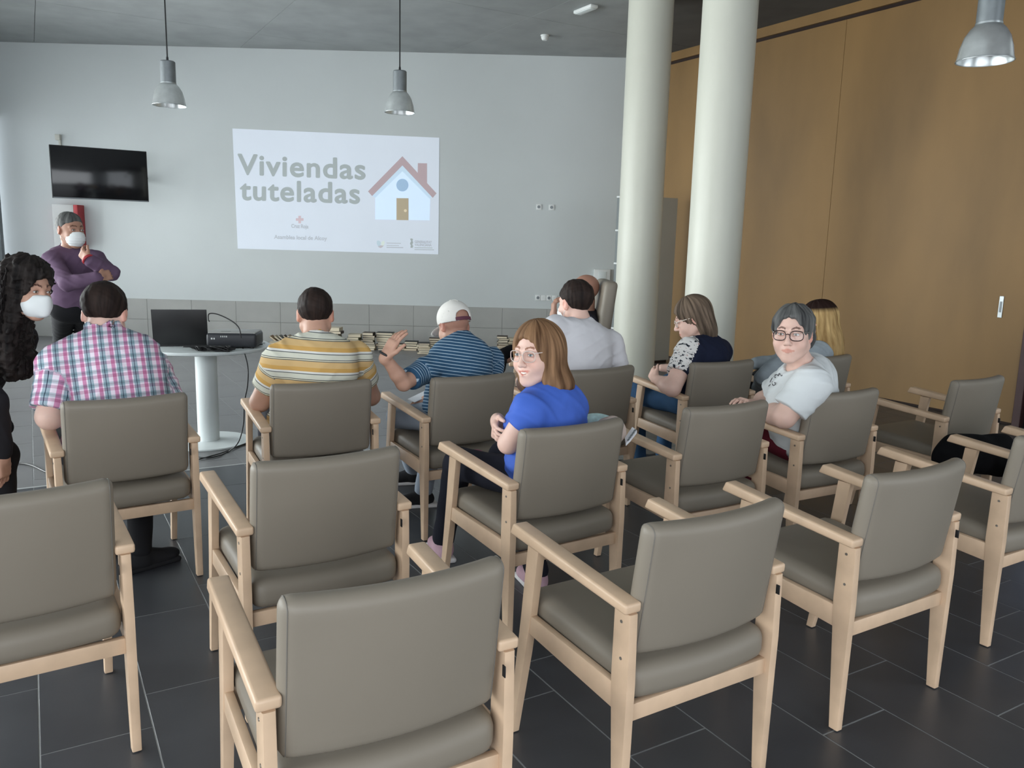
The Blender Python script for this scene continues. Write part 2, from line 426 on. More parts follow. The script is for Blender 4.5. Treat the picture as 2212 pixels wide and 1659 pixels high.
tag(slide, 'bright projected slide with grey title and a little red-roofed house on the white wall', 'projection')
sp('slide_background', [(502, 277.5), (949, 297.5), (947, 549.5), (513.5, 537)], S_BG, 0)
sp('house_wall', [(869.2, 352), (930, 412), (928, 476), (810.5, 474), (810.5, 410)], S_HS, 1)
sp('house_shade_left', [(869.2, 357.4), (869.2, 370), (811, 427), (803.9, 423.4)], S_HB, 2)
sp('house_shade_right', [(869.2, 357.4), (934.8, 424), (928, 429), (869.2, 370)], S_HB, 2)
sp('roof', [(869.2, 337.5), (942.9, 417.7), (934.8, 427.4), (869.2, 357.4), (803.9, 423.4), (794.9, 413.4)], S_RF, 3)
sp('chimney', [(902.7, 352.4), (922.4, 352.8), (922.4, 395.8), (902.2, 374)], S_RF, 3)
sp('round_window', [(869.2 + 13 * math.cos(a * math.pi / 16), 399.9 + 13.6 * math.sin(a * math.pi / 16)) for a in range(32)], S_WN, 4)
sp('door', [(856.4, 427.9), (882.4, 428.2), (882.4, 475.6), (856.4, 475.2)], S_DR, 4)
sp('door_knob', [(875.6 + 3.2 * math.cos(a * math.pi / 8), 455 + 3.2 * math.sin(a * math.pi / 8)) for a in range(16)], S_KN, 5)
cx, cy = 647.3, 474.2
sp('cross', [(cx-2.8, cy-8), (cx+2.8, cy-8), (cx+2.8, cy-2.8), (cx+8.2, cy-2.8), (cx+8.2, cy+2.8), (cx+2.8, cy+2.8), (cx+2.8, cy+8.2), (cx-2.8, cy+8.2), (cx-2.8, cy+2.8), (cx-8.2, cy+2.8), (cx-8.2, cy-2.8), (cx-2.8, cy-2.8)], S_CR, 4)
sp('heart_logo_left', [(814, 521), (817, 519.5), (821, 521), (823, 525), (821, 531), (818, 533), (814, 527)], flat_mat('logo_blue', (0.42, 0.52, 0.58), 0.38), 3)
sp('heart_logo_right', [(823, 525), (826, 521), (830, 520), (831, 525), (829, 530), (825, 531)], flat_mat('logo_green', (0.56, 0.62, 0.58), 0.38), 3)
sp('heart_logo_base', [(816, 531), (821, 530), (829, 530), (826, 534), (822, 536), (818, 534)], flat_mat('logo_brown', (0.42, 0.40, 0.42), 0.36), 3)
for k, (x0, x1, yy, hh) in enumerate([(835, 866, 525, 1.4), (835, 862, 530, 1.4), (835, 871, 534.3, 1.8), (895.5, 934, 535.2, 1.2), (895.5, 937.5, 539.2, 1.2)]):
    sp('small_print', [(x0, yy - hh/2), (x1, yy - hh/2 + 0.6), (x1, yy + hh/2 + 0.6), (x0, yy + hh/2)], S_TL if k < 3 else S_TX, 3)
sp('crest', [(886, 516), (889, 515), (892, 516.5), (891, 520), (892.5, 524), (890.5, 528), (892.5, 532), (891, 535.5), (886.5, 535), (887.5, 530), (885.5, 526), (888, 521)], S_TX, 3)
def slide_text(name, body, x0, x1, ybase0, ybase1, capy, m, bold=0.0, d=4, sp_c=1.0):
    """lettering fitted between two photo positions; capy is the height of a capital"""
    cu = bpy.data.curves.new(name, 'FONT'); cu.body = body; cu.space_character = sp_c;  cu.resolution_u = 6
    o = bpy.data.objects.new(name, cu); COL.objects.link(o)
    dg = bpy.context.evaluated_depsgraph_get(); dg.update()
    me = bpy.data.meshes.new_from_object(o.evaluated_get(dg)); COL.objects.unlink(o); bpy.data.objects.remove(o)
    xs = [v.co.x for v in me.vertices]; a, b = min(xs), max(xs)
    cap = 0.69
    for v in me.vertices:
        t = (v.co.x - a) / (b - a); yb = ybase0 + (ybase1 - ybase0) * t
        v.co = W(x0 + (x1 - x0) * t, yb - v.co.y / cap * capy, YS - 0.0006 * d)
    if bold:                                   # heavier strokes: the outline repeated a pixel around itself
        bm = bmesh.new(); src = [v.co.copy() for v in me.vertices]; faces = [tuple(p.vertices) for p in me.polygons]
        px_ = (W(1001, 400, YS) - W(1000, 400, YS)).x * bold
        for a in [None] + list(range(8)):
            dx, dz = (0, 0) if a is None else (px_ * math.cos(a * math.pi / 4), px_ * math.sin(a * math.pi / 4))
            vs = [bm.verts.new((c.x + dx, c.y - 0.00012 * (0 if a is None else a + 1), c.z + dz)) for c in src]
            for f in faces: bm.faces.new([vs[i] for i in f])
        bm.to_mesh(me); bm.free()
    mo = link_mesh(name, me, slide, m); mo.matrix_parent_inverse = inv; return mo
slide_text('slide_title', 'Viviendas', 514.5, 788, 375.8, 386.8, 43, S_TX, 1.6, 4, 1.08)
slide_text('slide_title_line', 'tuteladas', 519.5, 776, 430.8, 439.0, 43, S_TX, 1.6, 4, 1.08)
slide_text('slide_caption', 'Cruz Roja', 629.5, 666, 491.8, 493.2, 8.0, S_TL, 0.25)
slide_text('slide_caption', 'Asamblea local de Alcoy', 592.5, 706, 515.5, 519, 8.2, S_TL, 0.25)
slide_text('slide_logo_text', 'GENERALITAT', 896, 932.5, 524.6, 526, 5.2, S_TL, 0.2)
slide_text('slide_logo_text', 'VALENCIANA', 896, 932, 531, 532.2, 5.0, S_TL, 0.2)

# television on a swivel arm
def obox_at(name, c, rz, sx, sy, sz, m, parent=None, bevel=0.003):
    """a box centred on c turned by rz; sizes full"""
    bm = bmesh.new(); add_box(bm, -sx/2, sx/2, -sy/2, sy/2, -sz/2, sz/2, bevel, 2)
    me_o = from_bm(name, bm, None, m, 35)
    me_o.location = c; me_o.rotation_euler = (0, 0, rz)
    if parent is not None: me_o.parent = parent; me_o.matrix_parent_inverse = parent.matrix_world.inverted()
    return me_o
a, b = W(105.5, 368.5, 11.0), W(319, 382.5, 11.0 + 0.64)
YTV = 11.0
tl, tr_, bl, br = W(104.7, 312, YTV), W(316.8, 327, YTV + 0.62), W(113.6, 425.6, YTV), W(321.5, 438, YTV + 0.62)
ctr = (tl + tr_ + bl + br) / 4; dx = ((tr_ + br) - (tl + bl)) / 2
rz_tv = math.atan2(dx.y, dx.x); wtv = Vector((dx.x, dx.y)).length; htv = ((tl.z - bl.z) + (tr_.z - br.z)) / 2
tv = empty('television', (ctr.x, ctr.y, ctr.z), rz_tv)
tag(tv, 'black flat television on a swivel bracket high on the white wall', 'television')
box('tv_case', -wtv/2, wtv/2, 0.0, 0.05, -htv/2, htv/2, M['black'], tv, 0.006)
box('tv_screen', -wtv/2 + 0.012, wtv/2 - 0.012, -0.003, 0.0, -htv/2 + 0.02, htv/2 - 0.012, M['tv'], tv, 0.001)
box('tv_foot_rail', -wtv/2 + 0.01, wtv/2 - 0.01, -0.006, 0.0, -htv/2, -htv/2 + 0.014, M['alu_dark'], tv)
box('mount_plate', -0.2, 0.2, 0.05, 0.08, -0.2, 0.2, M['alu_dark'], tv)
armv = Matrix.Rotation(-rz_tv, 3, 'Z') @ Vector((0.1, YB - ctr.y, 0))
tube('swivel_arm', [(0, 0.07, 0), (armv.x + 0.12, armv.y * 0.55, 0), (armv.x, armv.y - 0.005, 0)], 0.025, M['alu_dark'], tv)
# small sensor above the television
c = W(126, 298, YB - 0.03)
sn = empty('cable_box', (c.x, YB, c.z)); tag(sn, 'small beige box and conduit on the wall above the television', 'junction box')
box('box_body', -0.035, 0.035, -0.06, -0.002, -0.03, 0.05, M['cabinet'], sn, 0.006)
box('conduit', -0.005, 0.03, -0.03, -0.002, -0.25, -0.03, M['cabinet'], sn, 0.004)
# fire hose cabinet
c0, c1 = W(111, 441, YB - 0.2), W(157, 443, YB - 0.2)
zb = W(118, 535, YB - 0.2).z
hc = empty('fire_hose_cabinet', ((c0.x + c1.x) / 2, YB, zb)); hw = (c1.x - c0.x) / 2; hh = c0.z - zb
tag(hc, 'red sided fire hose cabinet with pale front behind the standing man', 'fire cabinet')
box('cabinet_case', -hw, hw + 0.06, -0.18, -0.002, 0, hh, M['red'], hc, 0.004)
box('cabinet_front', -hw, hw, -0.195, -0.18, 0.0, hh, mat('pale_front', (0.55, 0.55, 0.54), 0.4, noise=(3, 0.03)), hc, 0.003)
box('front_edge', hw, hw + 0.06, -0.192, -0.18, 0.0, hh, M['red'], hc, 0.003)
# sockets
def socket(px, py, n, lab, s=0.082):
    c = W(px, py, YB); r = empty('wall_socket', (c.x, YB, c.z)); tag(r, lab, 'socket')
    for k in range(n):
        x0 = (k - (n - 1) / 2) * s
        box('socket_plate', x0 - s/2 + 0.001, x0 + s/2 - 0.001, -0.012, -0.001, -s/2, s/2, M['white_plastic'], r, 0.004)
        lathe_o = lathe('socket_well', [(0.022, 0), (0.022, 0.003), (0.017, 0.003), (0.017, 0.001)], M['alu_dark'] if k % 2 == 0 else M['white_plastic'], r, 20)
        lathe_o.rotation_euler = (math.pi/2, 0, 0); lathe_o.location = (x0, -0.0115, 0)
    return r
socket(1164, 447, 1, 'left white square wall socket at mid height right of the slide')
socket(1191.5, 448, 1, 'right white square wall socket at mid height beside the column')
socket(1180, 643.5, 4, 'low white strip of four sockets above the stone cladding')
c = W(1300, 598, YB); sb = empty('control_box', (c.x, YB, c.z)); tag(sb, 'white wall control box behind the high-backed chair', 'control box')
box('case', -0.12, 0.12, -0.05, -0.002, -0.11, 0.11, M['white_plastic'], sb, 0.006)
box('cover_lid', -0.06, 0.06, -0.056, -0.05, -0.08, 0.08, M['white_metal'], sb, 0.002)
# smoke detector and ceiling fitting
c = W(1177, 80, 9.0); d = ray(1177, 76); c = O_ + d * ((ZC - CAMH) / d.z)
sd = empty('smoke_detector', (c.x, c.y, ZC)); tag(sd, 'small white round smoke detector on the grey ceiling', 'smoke detector')
lathe('detector_base', [(0.055, 0), (0.055, -0.015)], M['white_plastic'], sd, 32)
lathe('detector_head', [(0.045, -0.015), (0.048, -0.03), (0.040, -0.05), (0.03, -0.062), (0.0, -0.065)], M['white_plastic'], sd, 32)
d = ray(1265, 17); c = O_ + d * ((ZC - CAMH) / d.z)
cl_ = empty('ceiling_light', (c.x, c.y, ZC), TA + math.pi/2); tag(cl_, 'small white emergency light fixed to the ceiling beside the column', 'ceiling light')
box('light_case', -0.17, 0.17, -0.05, 0.05, -0.035, 0, M['white_plastic'], cl_, 0.008)
box('light_diffuser', -0.15, 0.15, -0.04, 0.04, -0.042, -0.035, M['white_metal'], cl_, 0.003)
# pendant lamps
def pendant(px, py_bottom, Y, lab):
    c = W(px, py_bottom, Y); zb = c.z
    r = empty('pendant_lamp', (c.x, c.y, zb)); tag(r, lab, 'pendant lamp', None)
    prof = [(0.145, 0.0), (0.140, 0.02), (0.132, 0.07), (0.115, 0.125), (0.09, 0.165), (0.068, 0.188)]
    inner = [(r_ - 0.004, z_ + 0.001) for r_, z_ in reversed(prof)]
    bm = bmesh.new(); add_lathe(bm, prof + inner, 40, cap=False); from_bm('lamp_shade', bm, r, M['alu_shade'], 50)
    tor = [(0.145 * math.cos(a * math.pi / 20), 0.145 * math.sin(a * math.pi / 20), 0) for a in range(40)]
    tube('shade_rim', tor, 0.003, M['alu'], r, 6, closed=True)
    lathe('lamp_housing', [(0.066, 0.186), (0.066, 0.375), (0.060, 0.383), (0.0, 0.383)], M['alu_dark'], r, 32, cap=False)
    lathe('housing_collar', [(0.069, 0.186), (0.069, 0.197)], M['alu'], r, 32)
    lathe('bulb', [(0.0, 0.06), (0.03, 0.07), (0.038, 0.10), (0.025, 0.15), (0.018, 0.185)], M['white_plastic'], r, 20, cap=False)
    lathe('cable_grip', [(0.012, 0.383), (0.009, 0.42)], M['black'], r, 12)
    tube('lamp_cord', [(0, 0, 0.40), (0.0, 0, (ZC - zb) * 0.6), (0, 0, ZC - zb - 0.03)], 0.0065, M['black'], r, 8)
    lathe('ceiling_rose', [(0.05, ZC - zb - 0.04), (0.05, ZC - zb)], M['alu_dark'], r, 24)
    return r
M['alu_shade'] = mat('satin_shade', (0.72, 0.75, 0.75), 0.28, 0.75, noise=(14, 0.10))
pendant(366, 228, 7.7, 'left grey metal pendant lamp hanging above the television side')
pendant(863.5, 243, 8.2, 'middle grey metal pendant lamp hanging above the slide')
pendant(2127, 132, 4.75, 'nearest shiny bell-shaped pendant lamp against the oak wall')
# cabinet in the corner by the oak wall
ca = WZ(1442, 783, 0.0)
r = empty('tall_cabinet', (ca.x, ca.y, 0), TA)
tag(r, 'tall light grey cabinet with open side shelves behind the round column', 'cabinet')
CW, CD, CH = 0.79, 0.24, 2.18
box('cabinet_body', -CW, 0.0, 0.0, CD, 0.04, CH, M['cabinet'], r, 0.003)
box('side_panel', -CW + 0.0, -0.0, -0.018, 0.0, 0.04, CH + 0.002, M['cabinet'], r, 0.003)
box('plinth', -CW + 0.02, -0.02, 0.01, CD - 0.02, 0.0, 0.04, M['groove'], r)
for k in range(6):
    box('shelf_edge', -CW - 0.02, -CW, 0.0, CD, 0.04 + k * 0.424, 0.06 + k * 0.424, M['white_plastic'], r)
box('edge_strip', -CW - 0.02, -CW, -0.018, 0.002, 0.04, CH, M['white_plastic'], r)
for k in range(5):
    box('glass_front', -CW - 0.010, -CW - 0.001, 0.002, CD, 0.062 + k * 0.424, 0.462 + k * 0.424, M['cabinet_glass'], r)
# ================================================================ ARMCHAIRS
def curved_pad(name, w, h, th, rad, bulge, crown, m, parent, nx=14, nz=8, puff=0.0):
    """upholstered pad in x (width) y (thickness) z (height), bulging towards -y in plan"""
    bm = bmesh.new()
    add_box(bm, -w/2, w/2, -th/2, th/2, 0, h, rad, 4)
    for k in range(1, nx):
        x = -w/2 + w * k / nx
        bmesh.ops.bisect_plane(bm, geom=bm.verts[:] + bm.edges[:] + bm.faces[:], plane_co=(x, 0, 0), plane_no=(1, 0, 0))
    for k in range(1, nz):
        z = h * k / nz
        bmesh.ops.bisect_plane(bm, geom=bm.verts[:] + bm.edges[:] + bm.faces[:], plane_co=(0, 0, z), plane_no=(0, 0, 1))
    for v in bm.verts:
        t = 1 - (2 * v.co.x / w) ** 2; q = 1 - (2 * v.co.z / h - 1) ** 2
        s = 1 if v.co.y > 0 else -1
        v.co.y += -bulge * t + s * crown * t * q * min(1, abs(v.co.y) / (th/2))
    return from_bm(name, bm, parent, m, 50)
def leg_mesh(name, prof_b, prof_t, x0, x1, parent):
    """prof_b / prof_t: (y0, y1, z) at the ends of each segment"""
    bm = bmesh.new()
    secs = prof_b
    rings = []
    for (y0, y1, z) in secs:
        rings.append([bm.verts.new(p) for p in ((x0, y0, z), (x1, y0, z), (x1, y1, z), (x0, y1, z))])
    for a, b in zip(rings, rings[1:]):
        for i in range(4): bm.faces.new((a[i], a[(i+1) % 4], b[(i+1) % 4], b[i]))
    bm.faces.new(list(reversed(rings[0]))); bm.faces.new(rings[-1])
    es = [e for e in bm.edges if abs(e.verts[0].co.z - e.verts[1].co.z) > 0.01]
    bmesh.ops.bevel(bm, geom=es, offset=0.004, segments=2, profile=0.5, affect='EDGES')
    return from_bm(name, bm, parent, M['beech'], 35)
def make_chair():
    r = empty('armchair')
    for s in (-1, 1):
        xo, xi = s * 0.284, s * 0.257
        # rear leg
        l = leg_mesh('leg', [(-0.018, 0.016, 0.004), (-0.020, 0.036, 0.33), (-0.022, 0.046, 0.44), (-0.020, 0.044, 0.633)], None, min(xo, xi), max(xo, xi), r)
        box('foot_cap', min(xo, xi) + 0.004, max(xo, xi) - 0.004, -0.014, 0.012, 0.0, 0.005, M['black'], l)
        for z in (0.605, 0.505):
            for side_ in (0,):
                sc = lathe('screw', [(0.0045, 0.0), (0.0045, 0.0016), (0.0020, 0.0016), (0.0018, 0.0006), (0, 0.0006)], M['screw'], l, 12)
                sc.rotation_euler = (0, s * math.pi/2, 0); sc.location = (xo, 0.012 if z > 0.55 else 0.008, z)
        # front leg, raked forward towards the floor
        l = leg_mesh('leg', [(0.520, 0.549, 0.004), (0.458, 0.502, 0.31), (0.436, 0.486, 0.43), (0.404, 0.463, 0.656)], None, min(xo, xi), max(xo, xi), r)
        box('foot_cap', min(xo, xi) + 0.004, max(xo, xi) - 0.004, 0.522, 0.546, 0.0, 0.005, M['black'], l)
        # armrest
        ao, ai = s * 0.297, s * 0.243
        x0, x1 = min(ao, ai), max(ao, ai)
        bm = bmesh.new()
        add_hexa(bm, [(x0, -0.016, 0.632), (x1, -0.016, 0.632), (x1, 0.550, 0.668), (x0, 0.550, 0.668),
                      (x0, -0.018, 0.661), (x1, -0.018, 0.661), (x1, 0.532, 0.706), (x0, 0.532, 0.706)], 0.008, 3)
        from_bm('armrest', bm, r, M['beech'], 40)
        # side rail
        bm = bmesh.new(); a_, b_ = s * 0.281, s * 0.258; x0, x1 = min(a_, b_), max(a_, b_)
        add_hexa(bm, [(x0, 0.03, 0.347), (x1, 0.03, 0.347), (x1, 0.47, 0.378), (x0, 0.47, 0.378),
                      (x0, 0.03, 0.421), (x1, 0.03, 0.421), (x1, 0.45, 0.438), (x0, 0.45, 0.438)], 0.004, 2)
        from_bm('side_rail', bm, r, M['beech'], 35)
    box('rear_rail', -0.258, 0.258, -0.004, 0.020, 0.320, 0.370, M['beech'], r, 0.004)
    box('front_rail', -0.258, 0.258, 0.448, 0.472, 0.372, 0.440, M['beech'], r, 0.004)
    # seat cushion, sloping a little to the back
    seat = curved_pad('seat', 0.508, 0.505, 0.098, 0.036, 0.0, 0.0, M['vinyl'], r, 10, 6)
    me = seat.data
    for v in me.vertices:
        x, y, z = v.co
        u = z; t = 1 - (2 * x / 0.506) ** 2
        q = max(0.0, 1 - u / 0.505)
        yy = -0.006 + u; zz = y                     # lay the pad down
        yy -= 0.026 * t * q ** 3
        top = 1 if zz > 0 else 0
        v.co = (x, yy, 0.421 + zz * (1 - 0.06 * u / 0.505) + 0.040 * (u / 0.505) + (0.006 * t * 4 * (u/0.505) * q if top else 0))
    me.update()
    # back pad
    bp = curved_pad('backrest', 0.496, 0.372, 0.060, 0.026, 0.030, 0.006, M['vinyl'], r, 14, 8)
    tilt = math.atan2(0.052, 0.365)
    for v in bp.data.vertices:
        x, y, z = v.co
        v.co = (x, 0.036 + y * math.cos(tilt) - z * math.sin(tilt), 0.500 + z * math.cos(tilt) + y * math.sin(tilt))
    bp.data.update()
    for s in (-1, 1):                        # sewn seam round each side panel
        xs = 0.496 / 2 - 0.012; hy, hz, rc = 0.030 - 0.0041, 0.372 - 0.0041, 0.0219; pts = []
        for cy, cz_, a0 in ((hy - rc, hz - rc, 0), (-(hy - rc), hz - rc, 90), (-(hy - rc), 0.0041 + rc, 180), (hy - rc, 0.0041 + rc, 270)):
            for k in range(6):
                a = math.radians(a0 + 18 * k); pts.append((cy + rc * math.cos(a), cz_ + rc * math.sin(a)))
            if a0 in (90, 270):
                z_a, z_b = (hz - rc, 0.0041 + rc) if a0 == 90 else (0.0041 + rc, hz - rc)
                yy = -hy if a0 == 90 else hy
                for k in range(1, 8): pts.append((yy, z_a + (z_b - z_a) * k / 8))
        P = []
        for y, z in pts:
            t = 1 - (2 * xs / 0.496) ** 2; q = 1 - (2 * z / 0.372 - 1) ** 2
            y += -0.030 * t + (1 if y > 0 else -1) * 0.006 * t * q * min(1, abs(y) / 0.03)
            P.append((s * xs, 0.036 + y * math.cos(tilt) - z * math.sin(tilt), 0.500 + z * math.cos(tilt) + y * math.sin(tilt)))
        tube('piping', P, 0.0016, M['vinyl_seam'], bp, 5, closed=True)
    box('fabric_tag', 0.2455, 0.2485, -0.042, -0.029, 0.584, 0.612, M['black'], bp, 0.001)
    box('mounting_pad', 0.2455, 0.2572, -0.006, 0.014, 0.636, 0.658, M['black'], r)
    box('mounting_pad', -0.2572, -0.2455, -0.006, 0.014, 0.636, 0.658, M['black'], r)
    return r
chairA = make_chair()
CH_POS = {  # x, y, turn in degrees
 'A': (-0.234, 1.610, 29.5), 'B': (0.544, 2.088, 31.7), 'C': (-0.595, 2.561, 32.0), 'D': (-1.341, 2.098, 34.5),
 'E': (-1.649, 3.405, 34.3), 'F': (-0.929, 3.901, 27.7), 'G': (-0.209, 4.217, 31.3), 'H': (0.233, 3.111, 33.35),
 'I': (0.497, 4.590, 36.2), 'J': (1.290, 4.996, 27.8), 'K': (0.958, 3.597, 30.35), 'L': (1.653, 4.024, 29.1),
 'M': (1.325, 2.595, 31.3), 'N': (2.165, 3.205, 31.7), 'O': (2.633, 4.571, 32.5), 'Q': (2.071, 5.369, 32.5), 'P': (3.02, 3.72, 31.7)}
CH_LAB = {
 'A': 'empty armchair nearest the camera, its taupe back filling the bottom centre',
 'B': 'empty armchair just right of the nearest one, left armrest and seat fully shown',
 'C': 'empty taupe armchair between the nearest armchair and the man in the striped yellow shirt',
 'D': 'empty armchair cut off by the left edge of the picture',
 'E': 'armchair under the man in the pink plaid shirt',
 'F': 'armchair under the man in the yellow striped shirt',
 'G': 'armchair under the man in the white cap',
 'H': 'armchair under the woman in the bright blue blouse',
 'I': 'armchair under the dark-haired man in the plain white shirt',
 'J': 'armchair under the woman in the navy top by the column',
 'K': 'empty armchair behind the navy-topped woman, between the blue blouse and the white T-shirt',
 'L': 'armchair under the grey-haired woman in the white T-shirt',
 'M': 'empty armchair with whole side shown, second from the right in the nearest row',
 'N': 'armchair at the right edge, half cut off, in the nearest row',
 'O': 'empty armchair by the dark door frame, standing nearest the oak wall',
 'Q': 'armchair under the long-haired blonde woman',
 'P': 'armchair cut off at the far right edge, only one front armrest showing'}
CH = {}
for k_ in sorted(CH_POS):
    c_ = chairA if k_ == 'A' else copy_tree(chairA)
    x, y, t = CH_POS[k_]
    c_.location = (x, y, 0); c_.rotation_euler = (0, 0, math.radians(t))
    tag(c_, CH_LAB[k_], 'chair', 'pale beech armchairs set out in rows')
    CH[k_] = c_
def CL(k, x, y, z):
    """a point given in the frame of chair k"""
    X, Y, t = CH_POS[k]; t = math.radians(t); c, s = math.cos(t), math.sin(t)
    return Vector((X + x * c - y * s, Y + x * s + y * c, z))

# ================================================================ TABLE WITH LAPTOP AND PROJECTOR
TBX, TBY = -2.30, 6.03
tb = empty('round_table', (TBX, TBY, 0)); tag(tb, 'white round pedestal table holding the laptop and projector', 'table')
TZ = 0.745
lathe('table_top', [(0.0, TZ - 0.026), (0.455, TZ - 0.026), (0.468, TZ - 0.020), (0.470, TZ - 0.008), (0.466, TZ - 0.001), (0.46, TZ), (0.0, TZ)], M['white_metal'], tb, 72)
lathe('pedestal', [(0.078, 0.015), (0.078, TZ - 0.026)], M['white_metal'], tb, 40)
lathe('base_plate', [(0.30, 0.0), (0.302, 0.006), (0.298, 0.012), (0.09, 0.018), (0.0, 0.018)], M['white_metal'], tb, 72)
lathe('top_mount', [(0.12, TZ - 0.034), (0.12, TZ - 0.026)], M['alu_dark'], tb, 32)
# laptop, its lid towards the room
p0, p1 = WZ(342, 737, TZ), WZ(440, 733, TZ)
p0 = W(336, 736, 5.86); p1 = W(445, 731, 5.95)
lc = Vector(((p0.x + p1.x) / 2, (p0.y + p1.y) / 2, TZ)); lr = math.atan2(p1.y - p0.y, p1.x - p0.x)
lap = empty('laptop', lc, lr); tag(lap, 'open black laptop standing on the white round table', 'laptop')
bm = bmesh.new(); add_box(bm, -0.185, 0.185, 0.0, 0.25, 0.0, 0.018, 0.004, 2); from_bm('keyboard_base', bm, lap, M['black'])
bm = bmesh.new(); add_hexa(bm, [(-0.188, -0.008, 0.012), (0.188, -0.008, 0.012), (0.188, 0.0, 0.012), (-0.188, 0.0, 0.012),
                                (-0.188, -0.048, 0.272), (0.188, -0.048, 0.272), (0.188, -0.040, 0.274), (-0.188, -0.040, 0.274)], 0.003, 2)
lid = from_bm('screen_lid', bm, lap, M['black'])
bm = bmesh.new(); add_hexa(bm, [(-0.175, 0.0005, 0.025), (0.175, 0.0005, 0.025), (0.175, 0.0015, 0.025), (-0.175, 0.0015, 0.025),
                                (-0.175, -0.0385, 0.262), (0.175, -0.0385, 0.262), (0.175, -0.0375, 0.262), (-0.175, -0.0375, 0.262)], 0, 1)
from_bm('laptop_display', bm, lid, mat('lit_display', (0.6, 0.66, 0.7), 0.4, emit=((0.7, 0.8, 0.9), 0.5), noise=(3, 0.02)), 0)
# projector
pj0, pj1 = W(452, 742, 5.78), W(545, 744, 5.80)
pc = Vector(((pj0.x + pj1.x) / 2 - 0.03, 5.97, TZ))
pj = empty('projector', pc, math.radians(6)); tag(pj, 'dark projector with pale top on the white round table', 'projector')
box('projector_case', -0.178, 0.178, -0.125, 0.135, 0.010, 0.112, mat('projector_case_black', (0.028, 0.030, 0.036), 0.4, noise=(6, 0.1)), pj, 0.022, 4)
box('projector_top', -0.165, 0.168, -0.108, 0.122, 0.106, 0.117, mat('projector_top_grey', (0.42, 0.42, 0.40), 0.4, noise=(6, 0.05)), pj, 0.008, 3)
for x in (-0.14, 0.14):
    for y in (-0.09, 0.1): lathe('foot', [(0.014, 0), (0.014, 0.014)], M['black'], pj, 12, (x, y, 0))
for k, (x, w_, z) in enumerate([(-0.135, 0.012, 0.062), (-0.118, 0.010, 0.062), (-0.070, 0.006, 0.078), (-0.056, 0.006, 0.078), (-0.042, 0.006, 0.078), (-0.030, 0.006, 0.078)]):
    box('port', x - w_/2, x + w_/2, -0.127, -0.1245, z + 0.004, z + 0.016, M['white_plastic'], pj, 0.001)
box('vent_slot', -0.09, -0.02, -0.04, -0.032, 0.1170, 0.1178, M['black'], pj)
o = lathe('projector_lens', [(0.035, 0), (0.035, 0.02), (0.026, 0.02), (0.022, 0.008), (0, 0.006)], M['tv'], pj, 28); o.rotation_euler = (-math.pi/2, 0, 0); o.location = (0.07, 0.13, 0.055)
# cables on and below the table
def cable(name, pts, r, lab, grp=None):
    o = tube(name, spline(pts, 10), r, M['black'], None, 7); return tag(o, lab, 'cable', grp)
cz = TZ + 0.006
cable('cable', [W(452, 694, 5.72), W(450, 690, 5.75), W(452, 678, 5.8), W(470, 679, 5.8), W(498, 692, 5.78), W(516, 708, 5.76), W(521, 730, 5.76)], 0.0042, 'thin black cable arching from laptop over the projector')
tgl = []
random.seed(4)
cc = Vector((W(452, 745, 5.70).x, 5.72, cz))
for k in range(110):
    a = k * 0.78
    tgl.append((cc.x + 0.155 * math.cos(a) * (0.75 + 0.3 * math.sin(k * 1.7)) + random.uniform(-.01, .01), cc.y + 0.055 * math.sin(a * 1.13) * (1 + 0.3 * math.cos(k)), cz + 0.005 * (k % 7)))
e0 = WZ(500, 751, cz); e1 = WZ(520, 750.5, cz)
drop = tgl + [(e0.x, e0.y, cz), (e1.x, e1.y, cz), (e1.x + 0.03, e1.y - 0.035, TZ - 0.005), W(535, 790, 5.60), W(535, 830, 5.58), W(528, 870, 5.6), W(526, 915, 5.62), W(515, 955, 5.62), WZ(494, 975, 0.008), WZ(470, 985, 0.008), WZ(445, 989, 0.008), WZ(420, 986, 0.008)]
cable('cable', drop, 0.0045, 'tangled black power cable falling from the table edge to the floor')
cable('cable', [WZ(610, 940, 0.008), WZ(560, 950, 0.008), WZ(520, 962, 0.008), WZ(480, 978, 0.008), WZ(430, 992, 0.008)], 0.0045, 'black cable on the floor passing in front of the table base')
cable('cable', [WZ(20, 1000, 0.008), WZ(45, 1001, 0.008), WZ(70, 1006, 0.008), WZ(98, 1019, 0.008), WZ(130, 1030, 0.008)], 0.006, 'thick black cable on the floor beside the dark-dressed woman')
cable('cable', [(TBX + 0.27, TBY - 0.02, TZ + 0.006), (TBX + 0.33, TBY - 0.06, TZ + 0.006), (TBX + 0.36, TBY + 0.02, TZ + 0.006), (TBX + 0.41, TBY + 0.06, TZ + 0.006)], 0.004, 'short black cable end right of the projector')
nb = WZ(535, 722, TZ)
ph = obox_at('phone', (TBX + 0.32, TBY + 0.16, TZ + 0.008), 0.4, 0.15, 0.08, 0.012, M['white_plastic']); tag(ph, 'white flat box lying right of the projector on the table', 'box')

